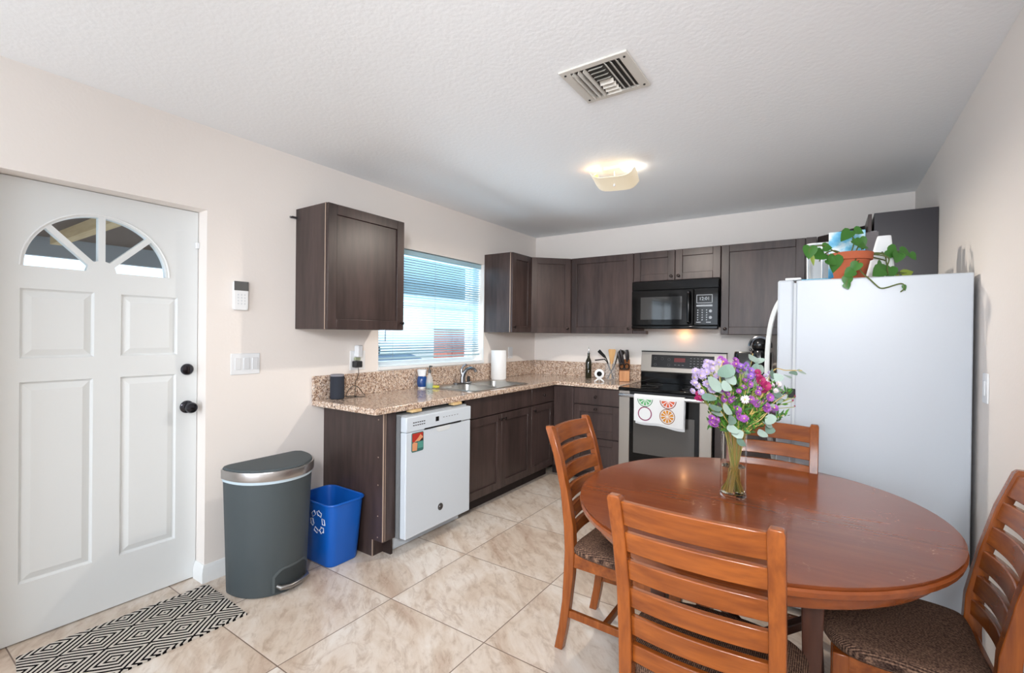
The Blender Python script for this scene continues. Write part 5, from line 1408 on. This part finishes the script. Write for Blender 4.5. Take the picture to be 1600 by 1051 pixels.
def stem_path(a, b, d, k):
    # foot in the vase, crossing at the lip, then fanning out
    fa, fd = (-(.030 if a > 0 else -.030)*random.uniform(.25, 1)), random.uniform(-.022, .022)
    lip = min(.036, max(-.036, a*.32)); ld = min(.03, max(-.03, d*.32))
    return [vp(fa, .018, fd), vp(fa*.3+lip*.5, .13, ld*.5), vp(lip, .245, ld), vp(lip+(a-lip)*.42, .245+(b-.245)*.55, ld+(d-ld)*.45), vp(a, b, d)]
def sprig(name, label, a, b, d, r, m, blooms, leafmat=greenm, eye=True, np_=12):
    """flower stem: end point (a,b) right/up of the vase foot in metres, depth d, list of blossom offsets"""
    t = thing(name, V0+UU*.02, label, 'flower', 'cut flowers in the vase')
    sp_ = smooth_path(stem_path(a, b, d, 0), 5)
    q = MB().tube(sp_, .0021, 6)
    if np_ > 8 and len(blooms) > 1: blooms = blooms+[(bl_[0]+random.uniform(-.022, .022), bl_[1]+random.uniform(-.022, .018), bl_[2]-random.uniform(0, .025)) for bl_ in blooms[:4]]
    for (da, db_, dd) in blooms:
        e = vp(a+da, b+db_, d+dd); q.tube([sp_[-6], (sp_[-6]+e)/2+UU*.006, e-UU*.004], .0013, 5)
    obj('stem', q, random.choice([stemm, stemd, stemm]), t)
    for (da, db_, dd) in blooms: blossom(vp(a+da, b+db_, d+dd), r*random.uniform(.62, .98), m, t, eye=eye, n=np_)
    lq = MB()
    for i in range(22):
        p = sp_[random.randint(len(sp_)*3//5, len(sp_)-2)]+rnd_dir(None, 1)*.006
        dr = rnd_dir(UU*.8+TOC*.2, .9); L_ = random.uniform(.018, .036); s_ = dr.orthogonal().normalized()*L_*.13
        lq.add([p, p+dr*L_*.5+s_, p+dr*L_, p+dr*L_*.5-s_], [(0,1,2,3)])
    obj('leaves', lq, leafmat, t, smooth=0)
    return t
sprig('lilac_aster', 'pale lilac asters at the far upper left of the bouquet', -.145, .440, .02, .019, lilac, [(-.020,.00,0),(.0,.030,.01),(.028,.042,0),(.02,.0,.03),(-.03,-.03,.01),(.05,.055,-.01),(-.005,-.032,.03),(.03,-.02,.045)])
sprig('lilac_aster', 'pale lilac asters on the upper left, just above the big grey-green leaf', -.085, .500, .00, .019, lilac, [(-.025,-.01,.01),(0,.012,0),(.022,.02,.0),(-.05,-.03,.02),(.0,-.03,.03),(.04,.02,-.02)])
sprig('violet_aster', 'violet asters at the top left of centre in the bouquet', -.020, .510, -.01, .018, purple, [(0,.0,0),(-.02,.012,.0),(.025,.004,.01),(.0,-.025,.02)])
sprig('violet_aster', 'violet asters at the top centre of the bouquet', .035, .500, .0, .017, violet, [(0,0,0),(.024,-.010,.01),(-.02,.006,.02),(.035,-.03,.02),(.012,-.030,.03)])
sprig('purple_aster', 'purple asters in the middle of the bouquet', .040, .440, .04, .016, purple, [(0,0,0),(-.028,-.012,.01),(.02,-.03,.02),(-.005,-.055,.02)])
sprig('magenta_carnation', 'magenta carnation right of the middle of the bouquet', .085, .455, .03, .020, magenta, [(0,0,0),(.018,-.020,.01),(-.004,.012,-.005)], eye=False, np_=16)
sprig('purple_aster', 'purple asters low in the centre of the bouquet', .055, .375, .07, .019, purple, [(0,0,0),(.030,-.012,0),(-.075,-.045,.0),(-.055,-.060,.01),(.045,.02,.0)])
sprig('purple_aster', 'single large purple aster low on the right of the bouquet', .128, .352, .05, .022, purple, [(0,0,0),(-.04,.012,.0)])
sprig('purple_aster', 'pinkish purple asters left of the middle of the bouquet', -.055, .405, .06, .017, purple, [(0,0,0),(.008,-.022,.005),(-.018,.016,.0)])
sprig('white_daisy', 'white pink-tinged daisy in the centre of the bouquet', .000, .388, .085, .021, whitep, [(0,0,0)])
sprig('purple_aster', 'purple aster hanging lowest on the left of the bouquet', -.092, .305, .05, .020, purple, [(0,0,0),(-.018,.006,.005)])
sprig('magenta_carnation', 'magenta carnation at the far left edge of the bouquet', -.152, .398, .03, .016, magenta, [(0,0,0),(.006,-.014,0)], eye=False, np_=16)
sprig('pale_bud_sprig', 'cream and pale lilac buds at the right of the bouquet', .130, .440, .02, .014, whitep, [(0,0,0),(.015,-.025,.01),(-.02,.01,0),(.03,.0,.0)])
sprig('red_bud_sprig', 'feathery green sprig with dark red buds at the far right of the bouquet', .215, .385, .0, .007, magenta, [(.012,-.01,0),(.02,-.032,0),(-.01,.02,0),(.014,.008,.01),(-.03,.03,0)], eye=False, np_=6)
sprig('lilac_aster', 'small lilac aster at the upper right of the bouquet', .120, .470, .0, .014, lilac, [(0,0,0),(.02,-.006,.0)])
# filler greenery: lime leaves spread round the flowers
flr = thing('filler_greenery', V0+UU*.02, 'bright green leafy filler stems through the middle of the bouquet', 'greenery')
q = MB(); lq = MB(); dq = MB()
for i in range(34):
    a = random.uniform(-.125, .20); b = random.uniform(.31, .47)-abs(a)*.28; d = random.uniform(-.06, .085)
    spn = smooth_path(stem_path(a, b, d, 0), 5)
    q.tube(spn, .0015, 5)
    for j in range(34):
        p = spn[random.randint(len(spn)//2+1, len(spn)-1)]+rnd_dir(None, 1)*.010
        dr = rnd_dir(UU*.7+TOC*.15, .9); L_ = random.uniform(.016, .034); s_ = dr.cross(TOC).normalized()*L_*.15
        (lq if random.random() < .45 else dq).add([p, p+dr*L_*.5+s_, p+dr*L_, p+dr*L_*.5-s_], [(0,1,2,3)])
obj('stem', q, stemd, flr); obj('leaves', lq, greenm, flr, smooth=0); obj('dark_leaves', dq, darkgreen, flr, smooth=0)
# eucalyptus
def euc(label, path, leaves):
    t = thing('eucalyptus_branch', V0+UU*.02, label, 'eucalyptus', 'eucalyptus branches in the vase')
    pp = smooth_path([vp(*p) for p in path], 6)
    obj('stem', MB().tube(pp, .0018, 6), stemd, t)
    q1 = MB(); q2 = MB()
    for i, (a, b, d, r_, dirr) in enumerate(leaves):
        nrm = (TOC*dirr[0]+UU*dirr[1]+RR*dirr[2])
        disc_leaf(q1 if i % 3 else q2, vp(a, b-.008, d), nrm, r_*.84, 1.3, random.uniform(0, 6))
    obj('leaves', q1, eucm, t); obj('deep_leaves', q2, eucd, t)
    return t
LD = [(1,.3,.2),(1,.6,-.3),(.7,-.2,.7),(.8,.9,0),(.9,0,-.8),(.4,.9,.4)]
def ld(): return random.choice(LD)
euc('eucalyptus branch with the largest leaves at the upper left', [(.02,.02,0),(0,.24,.01),(-.05,.36,.04),(-.08,.46,.05),(-.065,.53,.04)],
    [(-.060,.500,.07,.030,(1,.3,-.2)),(-.108,.447,.08,.031,(1,.5,.3)),(-.072,.440,.09,.022,(1,.8,0)),(-.135,.402,.08,.026,(.5,1,-.3)),(-.10,.43,.06,.026,ld()),(-.04,.47,.05,.022,ld())])
euc('eucalyptus branch drooping at the lower left', [(.02,.02,-.01),(-.01,.24,.02),(-.06,.31,.06),(-.10,.36,.08)],
    [(-.108,.362,.09,.022,(.5,1,0)),(-.072,.356,.10,.022,(.8,.6,.4)),(-.098,.340,.08,.020,(.4,1,.2)),(-.060,.322,.10,.022,(1,.2,.6)),(-.056,.290,.10,.021,(.8,.6,0)),(-.030,.270,.10,.020,(1,.2,-.5)),(-.015,.235,.09,.020,(.7,.8,.2))])
euc('eucalyptus branch standing up at the top right of centre', [(-.02,.02,0),(.01,.24,-.02),(.05,.40,-.04),(.085,.52,-.04),(.09,.555,-.04)],
    [(.060,.520,-.02,.018,(1,.1,.9)),(.078,.545,-.02,.022,(.8,.8,.3)),(.100,.535,-.02,.020,(.6,.9,-.3)),(.085,.500,-.01,.020,(1,.2,-.5)),(.108,.500,-.02,.024,(1,.1,.5)),(.05,.49,-.02,.017,ld())])
euc('eucalyptus branch reaching out to the far right over the fridge edge', [(-.02,.02,.01),(.03,.24,.0),(.10,.38,.0),(.150,.490,.0),(.20,.492,.0),(.262,.492,.0)],
    [(.140,.490,.01,.020,(1,.1,.8)),(.155,.472,.01,.021,(1,.2,-.6)),(.165,.440,.01,.020,(1,0,.7)),(.225,.488,.005,.018,(.4,1,0)),(.255,.496,.005,.016,(.5,.9,.2)),(.205,.476,.005,.016,(.4,1,.3)),(.150,.410,.03,.022,(.8,.7,.2)),(.150,.388,.03,.024,(.5,1,0))])
euc('eucalyptus branch at the lower right of the bouquet', [(-.02,.02,-.01),(.02,.24,.02),(.08,.31,.05),(.12,.36,.05)],
    [(.132,.330,.06,.020,(.7,.3,1)),(.105,.322,.07,.022,(.8,.6,-.4)),(.090,.300,.07,.021,(.5,.9,.5)),(.102,.280,.06,.020,(1,.3,.2)),(.070,.268,.07,.018,(.8,.6,0)),(.130,.360,.05,.018,ld())])
